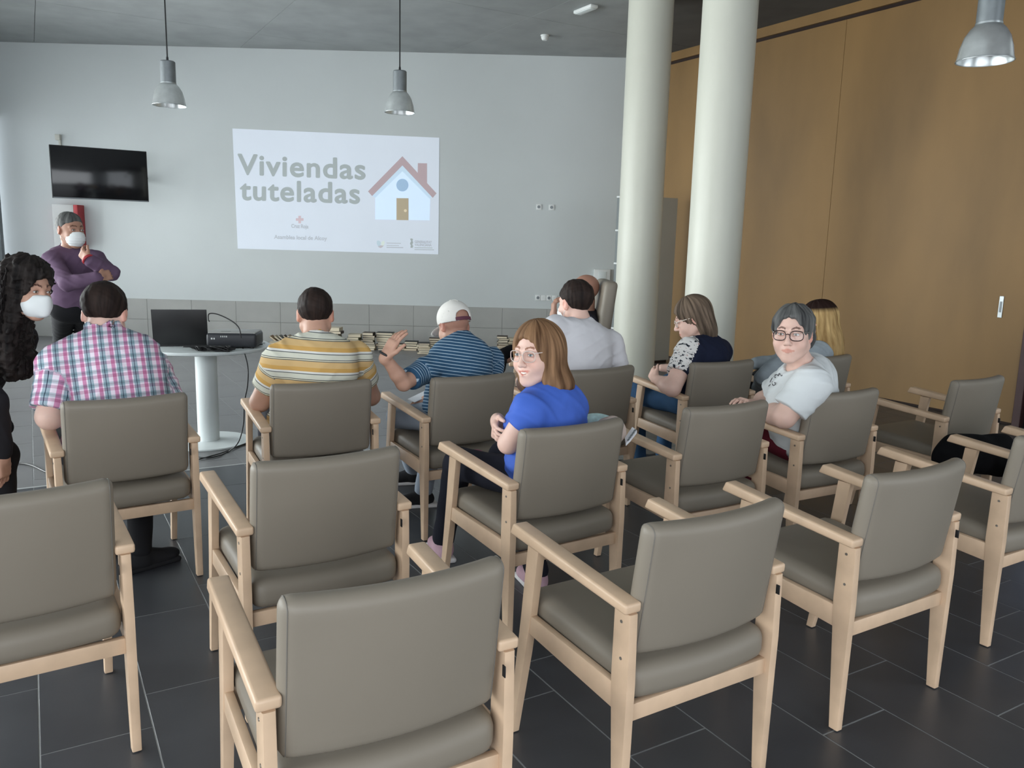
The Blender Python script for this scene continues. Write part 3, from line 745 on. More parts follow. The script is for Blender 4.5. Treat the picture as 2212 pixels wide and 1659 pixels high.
# ================================================================ BOOKS ALONG THE BACK WALL
PAGES = mat('page_block', (0.74, 0.65, 0.49), 0.8, noise=(60, 0.12, (0.2, 0.2, 6)))
COVS = [mat('cover_' + n, c, 0.6, noise=(8, 0.1)) for n, c in (('dark_brown', (0.06, 0.04, 0.03)), ('black', (0.02, 0.02, 0.02)), ('cream', (0.50, 0.44, 0.33)), ('tan', (0.30, 0.20, 0.11)), ('grey', (0.22, 0.22, 0.20)), ('olive', (0.15, 0.14, 0.08)))]
def book_mesh(w, d, h, cov):
    return (w, d, h, cov)
CN = ['dark brown', 'black', 'cream', 'tan', 'grey', 'olive']
ORD = ['bottom', 'second', 'third', 'fourth', 'fifth', 'sixth', 'seventh', 'eighth', 'ninth', 'tenth']
def book(c, rz, w, d, h, ci, lab, grp, ry=0.0):
    """w across the view, page edges facing the room, spine to the wall"""
    r = box('book', -w/2, w/2, -d/2, d/2, 0, 0.003, COVS[ci])
    # cover: two boards and a spine
    bm = bmesh.new()
    add_box(bm, -w/2, w/2, -d/2, d/2, 0, 0.0035); add_box(bm, -w/2, w/2, -d/2, d/2, h - 0.0035, h); add_box(bm, w/2 - 0.004, w/2, -d/2, d/2, 0.0035, h - 0.0035)
    bm.to_mesh(r.data); bm.free()
    box('pages', -w/2 + 0.005, w/2 - 0.004, -d/2 + 0.004, d/2 - 0.004, 0.0035, h - 0.0035, PAGES, r)
    r.location = c; r.rotation_euler = (0, ry, rz); tag(r, lab, 'book', grp)
    return r
random.seed(11)
def stack(px, pybot, n, wpx, toty, lab, Y=None, jit=0.015):
    base = WZ(px, pybot, 0.0); 
    y = min(base.y + 0.10, YB - 0.16); x = base.x * y / base.y
    x = W(px, pybot, y).x
    top = W(px, toty, y).z; h = top / n; w0 = wpx / FPX * y
    z = 0.0
    for k in range(n):
        hh = h * random.uniform(0.85, 1.12) if k < n - 1 else max(0.015, top - z)
        w_ = w0 * random.uniform(0.86, 1.05); d_ = random.uniform(0.13, 0.17); ci = random.choice([0, 1, 2, 2, 3, 4, 5])
        pos = 'topmost' if k == n - 1 else ORD[k] + ('' if k == 0 else ' from below')
        book((x + random.uniform(-jit, jit), y + random.uniform(-0.01, 0.01), z + 0.0005 * k), random.uniform(-0.16, 0.16) + (math.pi if random.random() < .3 else 0), w_, d_, hh - 0.001, ci,
             '%s-covered book, %s in the %s' % (CN[ci], pos, lab), 'old books piled along the back wall')
        z += hh
stack(722, 757, 8, 34, 707, 'tall stack at the yellow-striped shoulder')
stack(767, 757, 6, 30, 721, 'stack third right of the yellow-striped man')
stack(797, 757, 8, 27, 718, 'tall stack left of the raised hand')
stack(833, 757, 8, 36, 718, 'tall stack behind the raised hand')
stack(862, 757, 3, 26, 742, 'low pile right of the raised hand')
stack(890, 758, 4, 30, 737, 'untidy pile right of the hand')
stack(915, 766, 6, 26, 740, 'pile standing furthest forward')
stack(942, 757, 6, 30, 730, 'stack beside the white cap')
stack(1086, 763, 9, 24, 726, 'tall stack left of the smiling woman')
stack(1108, 758, 5, 24, 730, 'short stack by the smiling woman')
stack(655, 757, 7, 30, 722, 'stack behind the yellow-striped man')
stack(690, 757, 6, 28, 725, 'second stack behind the yellow-striped man')
# leaning books behind the table edge
stack(600, 757, 4, 34, 738, 'low pile under the leaning books')
for k in range(5):
    c = W(596 + k * 9.5, 737, YB - 0.16); ci = [3, 2, 4, 0, 2][k]
    book((c.x, c.y, W(600, 738, YB - 0.16).z + 0.012 + 0.004 * k), 0.1 * (k % 2), 0.20, 0.14, 0.024, ci, '%s book leaning right of the projector, %s of five from the left' % (CN[ci], ['first', 'second', 'third', 'fourth', 'fifth'][k]), 'slanting books behind the table', ry=math.radians(38))
# ================================================================ BODIES: implicit surfaces meshed as one skin
F32 = np.float32
def A3(p): return np.array([p[0], p[1], p[2]], dtype=F32)
def smin(a, b, k):
    if k <= 0: return np.minimum(a, b)
    h = np.maximum(k - np.abs(a - b), 0) / k
    return np.minimum(a, b) - h * h * k * 0.25
def smax(a, b, k): return -smin(-a, -b, k)
def f_cone(a, b, ra, rb):
    a, b = A3(a), A3(b); ba = b - a; L = float(ba @ ba) + 1e-9
    def f(P):
        pa = P - a; t = np.clip((pa @ ba) / L, 0, 1)
        return np.sqrt(((pa - t[:, None] * ba) ** 2).sum(1)) - (ra + (rb - ra) * t)
    return f
def f_ell(c, r, R=None):
    c = A3(c); r = np.array(r, F32); R_ = None if R is None else np.array(R, F32)
    def f(P):
        q = P - c
        if R_ is not None: q = q @ R_
        k0 = np.sqrt(((q / r) ** 2).sum(1)) + 1e-6; k1 = np.sqrt(((q / (r * r)) ** 2).sum(1)) + 1e-6
        return k0 * (k0 - 1) / k1
    return f
def f_box(c, h, R=None, rad=0.005):
    c = A3(c); h = np.array(h, F32) - rad; R_ = None if R is None else np.array(R, F32)
    def f(P):
        q = P - c
        if R_ is not None: q = q @ R_
        d = np.abs(q) - h
        return np.sqrt((np.maximum(d, 0) ** 2).sum(1)) + np.minimum(d.max(1), 0) - rad
    return f
def f_plane(p, n):
    p = A3(p); n = np.array(n, F32); n = n / np.linalg.norm(n)
    return lambda P: (P - p) @ n
def wob(P, s, seed=0.0):
    return (np.sin(P[:, 0] * s + seed) * np.sin(P[:, 1] * s * 1.1 + 1.3 + seed) + np.sin(P[:, 2] * s * 1.23 + 2.1 * seed + P[:, 0] * s * .6) * np.sin(P[:, 1] * s * .83 + P[:, 2] * s * .5)) * 0.5
class Shape:
    def __init__(self): self.pr = []; self.disp = None
    def add(self, f, k=0.02): self.pr.append((0, f, k)); return self
    def sub(self, f, k=0.01): self.pr.append((1, f, k)); return self
    def cut(self, f, k=0.0): self.pr.append((2, f, k)); return self      # keep where f < 0
    def ev(self, P, sel=None):
        d = np.full(len(P), 1e3, F32)
        for i, (op, f, k) in enumerate(self.pr):
            if sel is not None and not sel[i]: continue
            v = f(P)
            if op == 0: d = smin(d, v, k)
            elif op == 1: d = smax(d, -v, k)
            else: d = smax(d, v, k)
        if self.disp is not None: d = d + self.disp(P)
        return d
def mesh_shape(sh, lo, hi, res, B=14):
    lo = np.array(lo, F32); hi = np.array(hi, F32)
    nb = np.ceil((hi - lo) / (res * B)).astype(int)
    gi = np.stack(np.meshgrid(*[np.arange(n) for n in nb], indexing='ij'), -1).reshape(-1, 3)
    cen = lo + (gi + 0.5) * B * res
    Rb = 0.5 * math.sqrt(3) * B * res
    D = np.stack([f(cen.astype(F32)) for _, f, _ in sh.pr])
    d = sh.ev(cen.astype(F32)); 
    act = np.abs(d) < Rb * 1.35 + 0.02
    adds = np.array([op == 0 for op, _, _ in sh.pr])
    dminadd = D[adds].min(0)
    act &= dminadd < Rb * 1.2 + 0.03
    big = np.int64(4096)
    ax = np.arange(B + 1, dtype=F32) * res
    loc = np.stack(np.meshgrid(ax, ax, ax, indexing='ij'), -1).reshape(-1, 3)
    ci = np.arange(B)
    allid, allv, quads = [], [], []
    for bi in np.nonzero(act)[0]:
        org = gi[bi] * B
        P = (lo + org * res + loc).astype(F32)
        sel = np.empty(len(sh.pr), bool)
        for i, (op, f, k) in enumerate(sh.pr):
            if op == 0: sel[i] = D[i, bi] < dminadd[bi] + 2.2 * Rb + k + 0.01
            elif op == 1: sel[i] = D[i, bi] < 1.4 * Rb + k + 0.01
            else: sel[i] = True
        V = sh.ev(P, sel).reshape(B + 1, B + 1, B + 1)
        ins = V < 0
        if ins.all() or not ins.any(): continue
        c8 = [ins[a:a+B, b:b+B, c:c+B] for a in (0, 1) for b in (0, 1) for c in (0, 1)]
        s = sum(x.astype(np.int8) for x in c8); mixed = (s > 0) & (s < 8)
        I = np.argwhere(mixed)
        if len(I):
            acc = np.zeros((len(I), 3)); cnt = np.zeros(len(I))
            for a in range(3):
                o1, o2 = [x for x in range(3) if x != a]
                for q1 in (0, 1):
                    for q2 in (0, 1):
                        p0 = I.copy(); p0[:, o1] += q1; p0[:, o2] += q2
                        p1 = p0.copy(); p1[:, a] += 1
                        v0 = V[p0[:, 0], p0[:, 1], p0[:, 2]]; v1 = V[p1[:, 0], p1[:, 1], p1[:, 2]]
                        cr = (v0 < 0) != (v1 < 0)
                        t = np.where(cr, v0 / np.where(cr, v0 - v1, 1), 0)
                        pt = p0.astype(float); pt[:, a] += t
                        acc += np.where(cr[:, None], pt, 0); cnt += cr
            pos = lo + (org + acc / cnt[:, None]) * res
            gid = ((I[:, 0] + org[0]).astype(np.int64) * big + I[:, 1] + org[1]) * big + I[:, 2] + org[2]
            allid.append(gid); allv.append(pos)
        for a in range(3):
            sl0 = [slice(0, B)] * 3; sl1 = [slice(0, B)] * 3; sl1[a] = slice(1, B + 1)
            e0 = ins[tuple(sl0)]; e1 = ins[tuple(sl1)]
            E = np.argwhere(e0 != e1)
            if not len(E): continue
            fl_ = e0[E[:, 0], E[:, 1], E[:, 2]]
            o1, o2 = (a + 1) % 3, (a + 2) % 3
            G = (E + org).astype(np.int64); cs = []
            for q1, q2 in ((1, 1), (0, 1), (0, 0), (1, 0)):
                c = G.copy(); c[:, o1] -= q1; c[:, o2] -= q2
                cs.append((c[:, 0] * big + c[:, 1]) * big + c[:, 2])
            Q = np.stack(cs, 1); Q[~fl_] = Q[~fl_][:, ::-1]
            ok = (G[:, o1] > 0) & (G[:, o2] > 0); quads.append(Q[ok])
    ids = np.concatenate(allid); vs = np.concatenate(allv)
    o = np.argsort(ids); ids = ids[o]; vs = vs[o]
    Q = np.concatenate(quads); J = np.searchsorted(ids, Q); J[J >= len(ids)] = 0
    ok = (ids[J] == Q).all(1); J = J[ok]
    return vs, J
def sdf_object(name, sh, lo, hi, res, m, parent=None, tint=None, pat=None):
    vs, J = mesh_shape(sh, lo, hi, res)
    me = bpy.data.meshes.new(name)
    me.vertices.add(len(vs)); me.vertices.foreach_set('co', vs.astype(F32).ravel())
    me.loops.add(J.size); me.loops.foreach_set('vertex_index', J.astype(np.int32).ravel())
    me.polygons.add(len(J)); me.polygons.foreach_set('loop_start', np.arange(0, J.size, 4, dtype=np.int32))
    me.polygons.foreach_set('use_smooth', np.ones(len(J), bool))
    me.update(calc_edges=True); me.validate()
    if len(me.vertices) == len(vs):
        if tint is not None:
            c = tint(vs.astype(F32)); at = me.color_attributes.new('tint', 'FLOAT_COLOR', 'POINT')
            at.data.foreach_set('color', np.concatenate([c, np.ones((len(c), 1))], 1).astype(F32).ravel())
        if pat is not None:
            c = pat(vs.astype(F32)); at = me.attributes.new('pat', 'FLOAT_VECTOR', 'POINT')
            at.data.foreach_set('vector', c.astype(F32).ravel())
    o = link_mesh(name, me, parent, m); return o

# -------- materials for people
def skin_mat(name, color):
    m = bpy.data.materials.new(name); m.use_nodes = True; nt = m.node_tree; N = nt.nodes; L = nt.links; b = N['Principled BSDF']
    at = N.new('ShaderNodeAttribute'); at.attribute_name = 'tint'
    tc = N.new('ShaderNodeTexCoord'); nz = N.new('ShaderNodeTexNoise'); nz.inputs['Scale'].default_value = 22; nz.inputs['Detail'].default_value = 4
    L.new(tc.outputs['Object'], nz.inputs['Vector'])
    mr = N.new('ShaderNodeMapRange'); mr.inputs['To Min'].default_value = 0.9; mr.inputs['To Max'].default_value = 1.1; L.new(nz.outputs['Fac'], mr.inputs['Value'])
    mx = N.new('ShaderNodeVectorMath'); mx.operation = 'MULTIPLY'; mx.inputs[0].default_value = color; L.new(at.outputs['Color'], mx.inputs[1])
    m2 = N.new('ShaderNodeVectorMath'); m2.operation = 'SCALE'; L.new(mx.outputs[0], m2.inputs[0]); L.new(mr.outputs[0], m2.inputs['Scale'])
    L.new(m2.outputs[0], b.inputs['Base Color']); b.inputs['Roughness'].default_value = 0.5; b.inputs['Specular IOR Level'].default_value = 0.35
    b.inputs['Subsurface Weight'].default_value = 0.08; b.inputs['Subsurface Radius'].default_value = (0.01, 0.004, 0.002); b.inputs['Subsurface Scale'].default_value = 0.5
    return m
def cloth_pat(name, build, rough=0.85, fine=300):
    """material whose colour comes from the woven pattern coordinates stored on the cloth"""
    m = bpy.data.materials.new(name); m.use_nodes = True; nt = m.node_tree; N = nt.nodes; L = nt.links; b = N['Principled BSDF']
    at = N.new('ShaderNodeAttribute'); at.attribute_name = 'pat'
    sp = N.new('ShaderNodeSeparateXYZ'); L.new(at.outputs['Vector'], sp.inputs[0])
    L.new(build(N, L, sp), b.inputs['Base Color'])
    b.inputs['Roughness'].default_value = rough; b.inputs['Specular IOR Level'].default_value = 0.2
    tc = N.new('ShaderNodeTexCoord'); nz = N.new('ShaderNodeTexNoise'); nz.inputs['Scale'].default_value = fine; L.new(tc.outputs['Object'], nz.inputs['Vector'])
    bp = N.new('ShaderNodeBump'); bp.inputs['Strength'].default_value = 0.15; bp.inputs['Distance'].default_value = 0.001
    L.new(nz.outputs['Fac'], bp.inputs['Height']); L.new(bp.outputs[0], b.inputs['Normal'])
    return m
def ramp(N, L, src, period, stops, offset=0.0):
    """repeating constant ramp"""
    a = N.new('ShaderNodeMath'); a.operation = 'MULTIPLY_ADD'; a.inputs[1].default_value = 1 / period; a.inputs[2].default_value = offset; L.new(src, a.inputs[0])
    f = N.new('ShaderNodeMath'); f.operation = 'FRACT'; L.new(a.outputs[0], f.inputs[0])
    r = N.new('ShaderNodeValToRGB'); r.color_ramp.interpolation = 'CONSTANT'; L.new(f.outputs[0], r.inputs[0])
    el = r.color_ramp.elements
    while len(el) > 1: el.remove(el[0])
    el[0].position = stops[0][0]; el[0].color = (*stops[0][1], 1)
    for p, c in stops[1:]:
        e = el.new(p); e.color = (*c, 1)
    return r.outputs[0]
def mixc(N, L, a, b, fac=0.5, mode='MIX'):
    x = N.new('ShaderNodeMix'); x.data_type = 'RGBA'; x.blend_type = mode; x.inputs[0].default_value = fac
    L.new(a, x.inputs[6]); L.new(b, x.inputs[7]); return x.outputs[2]
def yellow_stripe(N, L, sp):
    Y1, Y2, Wt, Gy = (0.62, 0.37, 0.115), (0.66, 0.45, 0.21), (0.66, 0.66, 0.56), (0.10, 0.11, 0.11)
    return ramp(N, L, sp.outputs[1], 0.100, [(0.0, Y1), (0.20, Y2), (0.50, Gy), (0.535, (0.70, 0.66, 0.50)), (0.585, Gy), (0.62, Wt), (0.86, Gy), (0.90, (0.75, 0.74, 0.70))], 0.02)
def navy_stripe(N, L, sp):
    return ramp(N, L, sp.outputs[1], 0.0175, [(0.0, (0.030, 0.085, 0.16)), (0.78, (0.40, 0.52, 0.62))])
def plaid(N, L, sp):
    Wt, Pk, Gr, Dk = (0.66, 0.60, 0.66), (0.48, 0.11, 0.27), (0.22, 0.31, 0.36), (0.02, 0.03, 0.07)
    Wt = (0.86, 0.80, 0.86); Pk = (0.66, 0.30, 0.47); Gr = (0.36, 0.47, 0.52)
    a = ramp(N, L, sp.outputs[0], 0.060, [(0, Wt), (0.22, Pk), (0.47, Wt), (0.56, Gr), (0.72, Dk), (0.76, Gr), (0.94, Wt)])
    b = ramp(N, L, sp.outputs[1], 0.058, [(0, Wt), (0.25, (0.56, 0.28, 0.42)), (0.50, Wt), (0.62, (0.34, 0.45, 0.50)), (0.76, Dk), (0.795, (0.34, 0.45, 0.50)), (0.92, Wt)])
    return mixc(N, L, a, b, 0.66, 'MULTIPLY')
def floral(N, L, sp):
    cb = N.new('ShaderNodeCombineXYZ'); L.new(sp.outputs[0], cb.inputs[0]); L.new(sp.outputs[1], cb.inputs[1])
    v = N.new('ShaderNodeTexNoise'); v.inputs['Scale'].default_value = 55; v.inputs['Detail'].default_value = 3; L.new(cb.outputs[0], v.inputs['Vector'])
    r = N.new('ShaderNodeValToRGB'); r.color_ramp.interpolation = 'CONSTANT'; L.new(v.outputs['Fac'], r.inputs[0])
    r.color_ramp.elements[0].color = (0.015, 0.02, 0.03, 1); r.color_ramp.elements[1].position = 0.42; r.color_ramp.elements[1].color = (0.68, 0.66, 0.64, 1)
    e = r.color_ramp.elements.new(0.66); e.color = (0.45, 0.30, 0.28, 1)
    lt = N.new('ShaderNodeMath'); lt.operation = 'GREATER_THAN'; lt.inputs[1].default_value = 0.5; L.new(sp.outputs[2], lt.inputs[0])
    x = N.new('ShaderNodeMix'); x.data_type = 'RGBA'; L.new(lt.outputs[0], x.inputs[0]); x.inputs[6].default_value = (0.010, 0.014, 0.035, 1); L.new(r.outputs[0], x.inputs[7])
    return x.outputs[2]
def plain(name, c, rough=0.85, amt=0.05): return mat(name, c, rough, spec=0.2, noise=(12, amt), bump=(250, 0.12, 0.001))
def hair_mat(name, c1, c2, tip=None, zr=None):
    """streaky strands along the combing direction kept in 'pat' (angle, length)"""
    m = bpy.data.materials.new(name); m.use_nodes = True; nt = m.node_tree; N = nt.nodes; L = nt.links; b = N['Principled BSDF']
    at = N.new('ShaderNodeAttribute'); at.attribute_name = 'pat'
    mp = N.new('ShaderNodeMapping'); mp.inputs['Scale'].default_value = (60, 5, 5); L.new(at.outputs['Vector'], mp.inputs['Vector'])
    nz = N.new('ShaderNodeTexNoise'); nz.inputs['Scale'].default_value = 1.0; nz.inputs['Detail'].default_value = 5; L.new(mp.outputs[0], nz.inputs['Vector'])
    r = N.new('ShaderNodeValToRGB'); L.new(nz.outputs['Fac'], r.inputs[0])
    r.color_ramp.elements[0].position = 0.32; r.color_ramp.elements[0].color = (*c1, 1); r.color_ramp.elements[1].position = 0.68; r.color_ramp.elements[1].color = (*c2, 1)
    out = r.outputs[0]
    if tip:
        sp = N.new('ShaderNodeSeparateXYZ'); L.new(at.outputs['Vector'], sp.inputs[0])
        mr = N.new('ShaderNodeMapRange'); mr.inputs['From Min'].default_value = zr[0]; mr.inputs['From Max'].default_value = zr[1]; L.new(sp.outputs[1], mr.inputs['Value'])
        x = N.new('ShaderNodeMix'); x.data_type = 'RGBA'; L.new(mr.outputs[0], x.inputs[0]); L.new(out, x.inputs[6]); x.inputs[7].default_value = (*tip, 1); out = x.outputs[2]
    L.new(out, b.inputs['Base Color']); b.inputs['Roughness'].default_value = 0.62; b.inputs['Specular IOR Level'].default_value = 0.12
    bp = N.new('ShaderNodeBump'); bp.inputs['Strength'].default_value = 0.8; bp.inputs['Distance'].default_value = 0.006
    L.new(nz.outputs['Fac'], bp.inputs['Height']); L.new(bp.outputs[0], b.inputs['Normal'])
    return m

# -------- head
def Rmat(yaw, pitch=0.0, roll=0.0):
    """columns: right, forward, up. yaw 0 faces +y, positive to the left; pitch>0 looks down; roll>0 leans to its right"""
    y, p, r = map(math.radians, (yaw, pitch, roll))
    m = Matrix.Rotation(y, 3, 'Z') @ Matrix.Rotation(-p, 3, 'X') @ Matrix.Rotation(r, 3, 'Y')
    return np.array(m, F32)
def V3(a): return np.array(a, F32)
def head_local(P, c, R, s): return ((P - c) @ R) / s
def f_head(c, R, s, female=False, jaw=1.0, smile=False):
    c = A3(c)
    e1 = f_ell((0, -.012, .036), (.074, .095, .084)); e2 = f_ell((0, .026, -.028), (.0595 * jaw, .064, .083))
    jw = [f_cone((sx * .046 * jaw, .000, -.052), (sx * .014, .064, -.096), .023, .018) for sx in (-1, 1)]
    chin = f_ell((0, .070, -.098), (.023, .019, .018)); ck = [f_ell((sx * .036 * jaw, .058, -.034), (.027, .028, .030)) for sx in (-1, 1)]
    brow = [f_cone((sx * .012, .086, .024), (sx * .043, .070, .026), .010, .009) for sx in (-1, 1)]
    sock = [f_ell((sx * .0315, .097, .008), (.019, .018, .013)) for sx in (-1, 1)]
    lid = [f_ell((sx * .0315, .0735, .006), (.0165, .0150, .0135)) for sx in (-1, 1)]
    nose = f_cone((0, .088, .012), (0, .110, -.026), .0065, .0105); tip = f_ell((0, .110, -.030), (.0115, .0105, .010)); al = [f_ell((sx * .0125, .100, -.033), (.0075, .0095, .0075)) for sx in (-1, 1)]
    mz = f_ell((0, .078, -.062), (.030, .022, .026))
    if smile:
        lips = [f_cone((sx * .002, .1005, -.0580), (sx * .027, .084, -.0515), .0038, .0025) for sx in (-1, 1)] + [f_cone((sx * .002, .0980, -.0715), (sx * .026, .083, -.0545), .0048, .0025) for sx in (-1, 1)]
        mouth = f_ell((0, .098, -.0635), (.020, .012, .0052))
    else:
        lips = [f_cone((sx * .002, .0985, -.0600), (sx * .023, .086, -.0620), .0042, .0026) for sx in (-1, 1)] + [f_cone((sx * .002, .0970, -.0685), (sx * .021, .086, -.0640), .0052, .0026) for sx in (-1, 1)]
        mouth = f_ell((0, .104, -.0640), (.019, .008, .0014))
    ear = [f_ell((sx * .076, -.010, -.004), (.009, .019, .031), np.array(Matrix.Rotation(sx * -.35, 3, 'Z') @ Matrix.Rotation(-.15, 3, 'X'))) for sx in (-1, 1)]
    earh = [f_ell((sx * .086, -.006, .000), (.007, .009, .016)) for sx in (-1, 1)]
    def f(P):
        q = head_local(P, c, R, s)
        d = smin(e1(q), e2(q), .035)
        for g in jw: d = smin(d, g(q), .03)
        d = smin(d, chin(q), .02)
        for g in ck: d = smin(d, g(q), .02)
        d = smin(d, mz(q), .016)
        for g in brow: d = smin(d, g(q), .012)
        for g in sock: d = smax(d, -g(q), .014)
        for g in lid: d = smin(d, g(q), .004)
        d = smin(d, nose(q), .012); d = smin(d, tip(q), .008)
        for g in al: d = smin(d, g(q), .005)
        for g in lips: d = smin(d, g(q), .004)
        d = smax(d, -mouth(q), .003)
        for g in ear: d = smin(d, g(q), .007)
        for g in earh: d = smax(d, -g(q), .005)
        return d * s
    return f
def tint_head(c, R, s, brow=(.25, .18, .15), lips=(.82, .55, .52), stub=None, scalp=None, blush=0.0, smile=False, nails=None):
    c = A3(c); 
    def f(P):
        T = np.ones((len(P), 3), F32); q = head_local(P, c, R, s); x, y, z = np.abs(q[:, 0]), q[:, 1], q[:, 2]
        head = (np.linalg.norm(q, axis=1) < .17)
        def mixin(mask, col):
            m = np.clip(mask, 0, 1)[:, None] * head[:, None]; T[:] = T * (1 - m) + T * np.array(col, F32) * m
        if stub is not None:
            mixin(np.clip((-.030 - z) / .02, 0, 1) * np.clip((y + .01) / .03, 0, 1), stub)
        if scalp is not None:
            mixin(np.clip((z + .02 - .75 * y) / .02, 0, 1), scalp)
        if brow is not None:
            bz = .0295 + .006 * np.sin(np.clip((x - .012) / .034, 0, 1) * 3.0)
            mixin((np.abs(z - bz) < .0038) * (x > .012) * (x < .047) * (y > .05), brow)
        zl = -.0635 + (np.clip(x, 0, .03) * (.38 if smile else 0.03))
        mixin(((np.abs(z - zl) < (.011 - x * .33)) * (x < .027) * (y > .078)).astype(F32), lips)
        ex = np.abs(q[:, 0]) - .0315
        mixin(((np.abs(ex) < .016) & (np.abs(z - .006) < .0085) & (y > .06)).astype(F32) * .5, (.62, .5, .48))
        if blush: mixin(np.exp(-((x - .042) ** 2 + (z + .03) ** 2) / .0005) * (y > .03) * blush, (1.0, .72, .70))
        mixin(np.exp(-(((x - .078)) ** 2) / .0001) * (np.abs(y + .01) < .03) * (np.abs(z) < .035), (1.05, .80, .76))
        return T
    return f
IRIS = {}
def eyes(c, R, s, parent, look=(0, 0), iris=(0.10, 0.07, 0.05), closed=False):
    """white almond eye and iris disc as geometry set into the lids"""
    Rm = Matrix(R.tolist()); c = Vector(c)
    if 'w' not in IRIS: IRIS['w'] = mat('eye_white', (0.62, 0.60, 0.58), 0.25, noise=(30, 0.02))
    im = IRIS.setdefault(iris, mat('iris', iris, 0.2, noise=(60, 0.1)))
    for sx in (-1, 1):
        bm = bmesh.new(); n = 22; cx_ = sx * .0315
        def surf(u, v):      # on the lid bulge
            k = 1 - (u / .0165) ** 2 - (v / .0135) ** 2
            return .0735 + .0150 * math.sqrt(max(k, 0.02)) + .0017
        outer = []
        for i in range(n):
            a = 2 * math.pi * i / n; u = .0118 * math.cos(a); v = math.sin(a) * (.0052 if math.sin(a) > 0 else .0042) * (1 - .25 * math.cos(a) ** 4)
            outer.append(bm.verts.new((cx_ + u, surf(u, v), .006 + v)))
        cvt = bm.verts.new((cx_, surf(0, 0), .006))
        for i in range(n): bm.faces.new((cvt, outer[i], outer[(i+1) % n]))
        for v in bm.verts: v.co = c + Rm @ (v.co * s)
        e = from_bm('eye', bm, parent, IRIS['w'], 60)
        bm = bmesh.new(); vs = []
        for i in range(16):
            a = 2 * math.pi * i / 16; u = look[0] + .0050 * math.cos(a); v = max(-.0042, min(.0050, look[1] + .0050 * math.sin(a)))
            vs.append(bm.verts.new((cx_ + u, surf(u, v) + .0006, .006 + v)))
        bm.faces.new(vs)
        for v in bm.verts: v.co = c + Rm @ (v.co * s)
        from_bm('iris', bm, e, im, 0)
        pts = []
        for i in range(9):
            u = -.0125 + .025 * i / 8; v = .0056 * math.sqrt(max(0, 1 - (u / .0128) ** 2)); pts.append(c + Rm @ (Vector((cx_ + u, surf(u, v) + .0008, .006 + v)) * s))
        tube('lash_line', pts, .0009 * s, M['black'], e, 5)
# -------- hand
def hand_prims(sh, w, d, nrm, side=1, curl=0.5, s=1.0, spread=0.12, thumb=0.6, k=0.006):
    """w wrist, d pointing direction, nrm palm normal (the way the palm faces), side +1: thumb on d x nrm"""
    w = Vector(w); d = Vector(d).normalized(); nrm = Vector(nrm); nrm = (nrm - d * nrm.dot(d)).normalized(); t = d.cross(nrm) * side
    pc = w + d * .048 * s
    R = np.array(Matrix((t, d, nrm)).transposed(), F32)
    sh.add(f_box(pc, (.038 * s, .046 * s, .014 * s), R, .012 * s), .012)
    sh.add(f_cone(w - d * .01 * s, w + d * .02 * s, .024 * s, .024 * s), .02)
    for i, (off, ln) in enumerate(((.028, .072), (.0095, .080), (-.0095, .074), (-.027, .058))):
        base = w + d * (.086 - abs(i - 1.2) * .004) * s + t * off * s
        ang = spread * (1.2 - i) ; a = (d * math.cos(ang) + t * math.sin(ang)).normalized()
        p = base; c_ = curl * (0.8 + .12 * i); dirn = a; segs = (.45, .30, .25); r = .0088 * s
        for j, f in enumerate(segs):
            an = c_ * (.9, 1.1, .8)[j]
            ax = dirn; side_ax = dirn.cross(nrm)
            dirn = (Matrix.Rotation(-an, 3, dirn.cross(nrm).normalized()) @ dirn) if False else (dirn * math.cos(an) + nrmv(dirn, nrm, j, a) * math.sin(an))
            q = p + dirn * ln * s * f
            sh.add(f_cone(p, q, r, r * .92), .0035 if j else .006); p = q; r *= .92
    b = w + d * .022 * s + t * .026 * s
    dirn = (d * .72 + t * .62 + nrm * .30 * thumb).normalized(); m1 = b + dirn * .036 * s
    sh.add(f_cone(b, m1, .0135 * s, .011 * s), .010)
    d2 = (d * .90 + t * .22 + nrm * .40 * thumb).normalized(); m2 = m1 + d2 * .028 * s
    sh.add(f_cone(m1, m2, .0105 * s, .0095 * s), .004); sh.add(f_cone(m2, m2 + (d2 + nrm * .3 * thumb).normalized() * .022 * s, .0095 * s, .0085 * s), .004)
def nrmv(dirn, nrm, j, a):
    v = nrm - dirn * nrm.dot(dirn)
    if v.length < .2: v = v + (-a) * .8; v = v - dirn * v.dot(dirn)
    return v.normalized()
# -------- torso / clothes
class Fig: pass
def torso_frame(H, N, yaw):
    s = (N - H).normalized(); y = math.radians(yaw); r = Vector((math.cos(y), math.sin(y), 0)); f = s.cross(r).normalized(); r = f.cross(s).normalized()
    return r, f, s
def add_torso(sh, F, off, k=0.05, belly=1.0, bust=0.0):
    r, f, s, H, N, b, L = F.r, F.f, F.s, F.H, F.N, F.bulk, F.L
    R = np.array(Matrix((r, f, s)).transposed(), F32)
    sh.add(f_ell(H + s * .02, (.175 * b + off, .125 * b + off, .13 + off), R), k)
    sh.add(f_ell(H + s * L * .36 + f * .02 * belly, (.158 * b * belly + off, .120 * b * belly + off, .17 + off), R), k)
    sh.add(f_ell(H + s * L * .66 - f * .005, (.168 * b + off, .112 * b + off, .17 + off), R), k)
    if bust:
        for q in (-1, 1): sh.add(f_ell(H + s * L * .62 + f * .085 * b + r * .07 * q, (.068 + off, .058 + off, .062 + off), R), .03)
    sh.add(f_ell(H + s * L * .86 - f * .012, (.150 * b + off, .085 * b + off, .085 + off), R), k)
    for q, S in ((-1, F.SL), (1, F.SR)):
        sh.add(f_cone(N - s * .03 - f * .012, S, .055 * F.neckb + off, .056 * F.armb + off), .045)
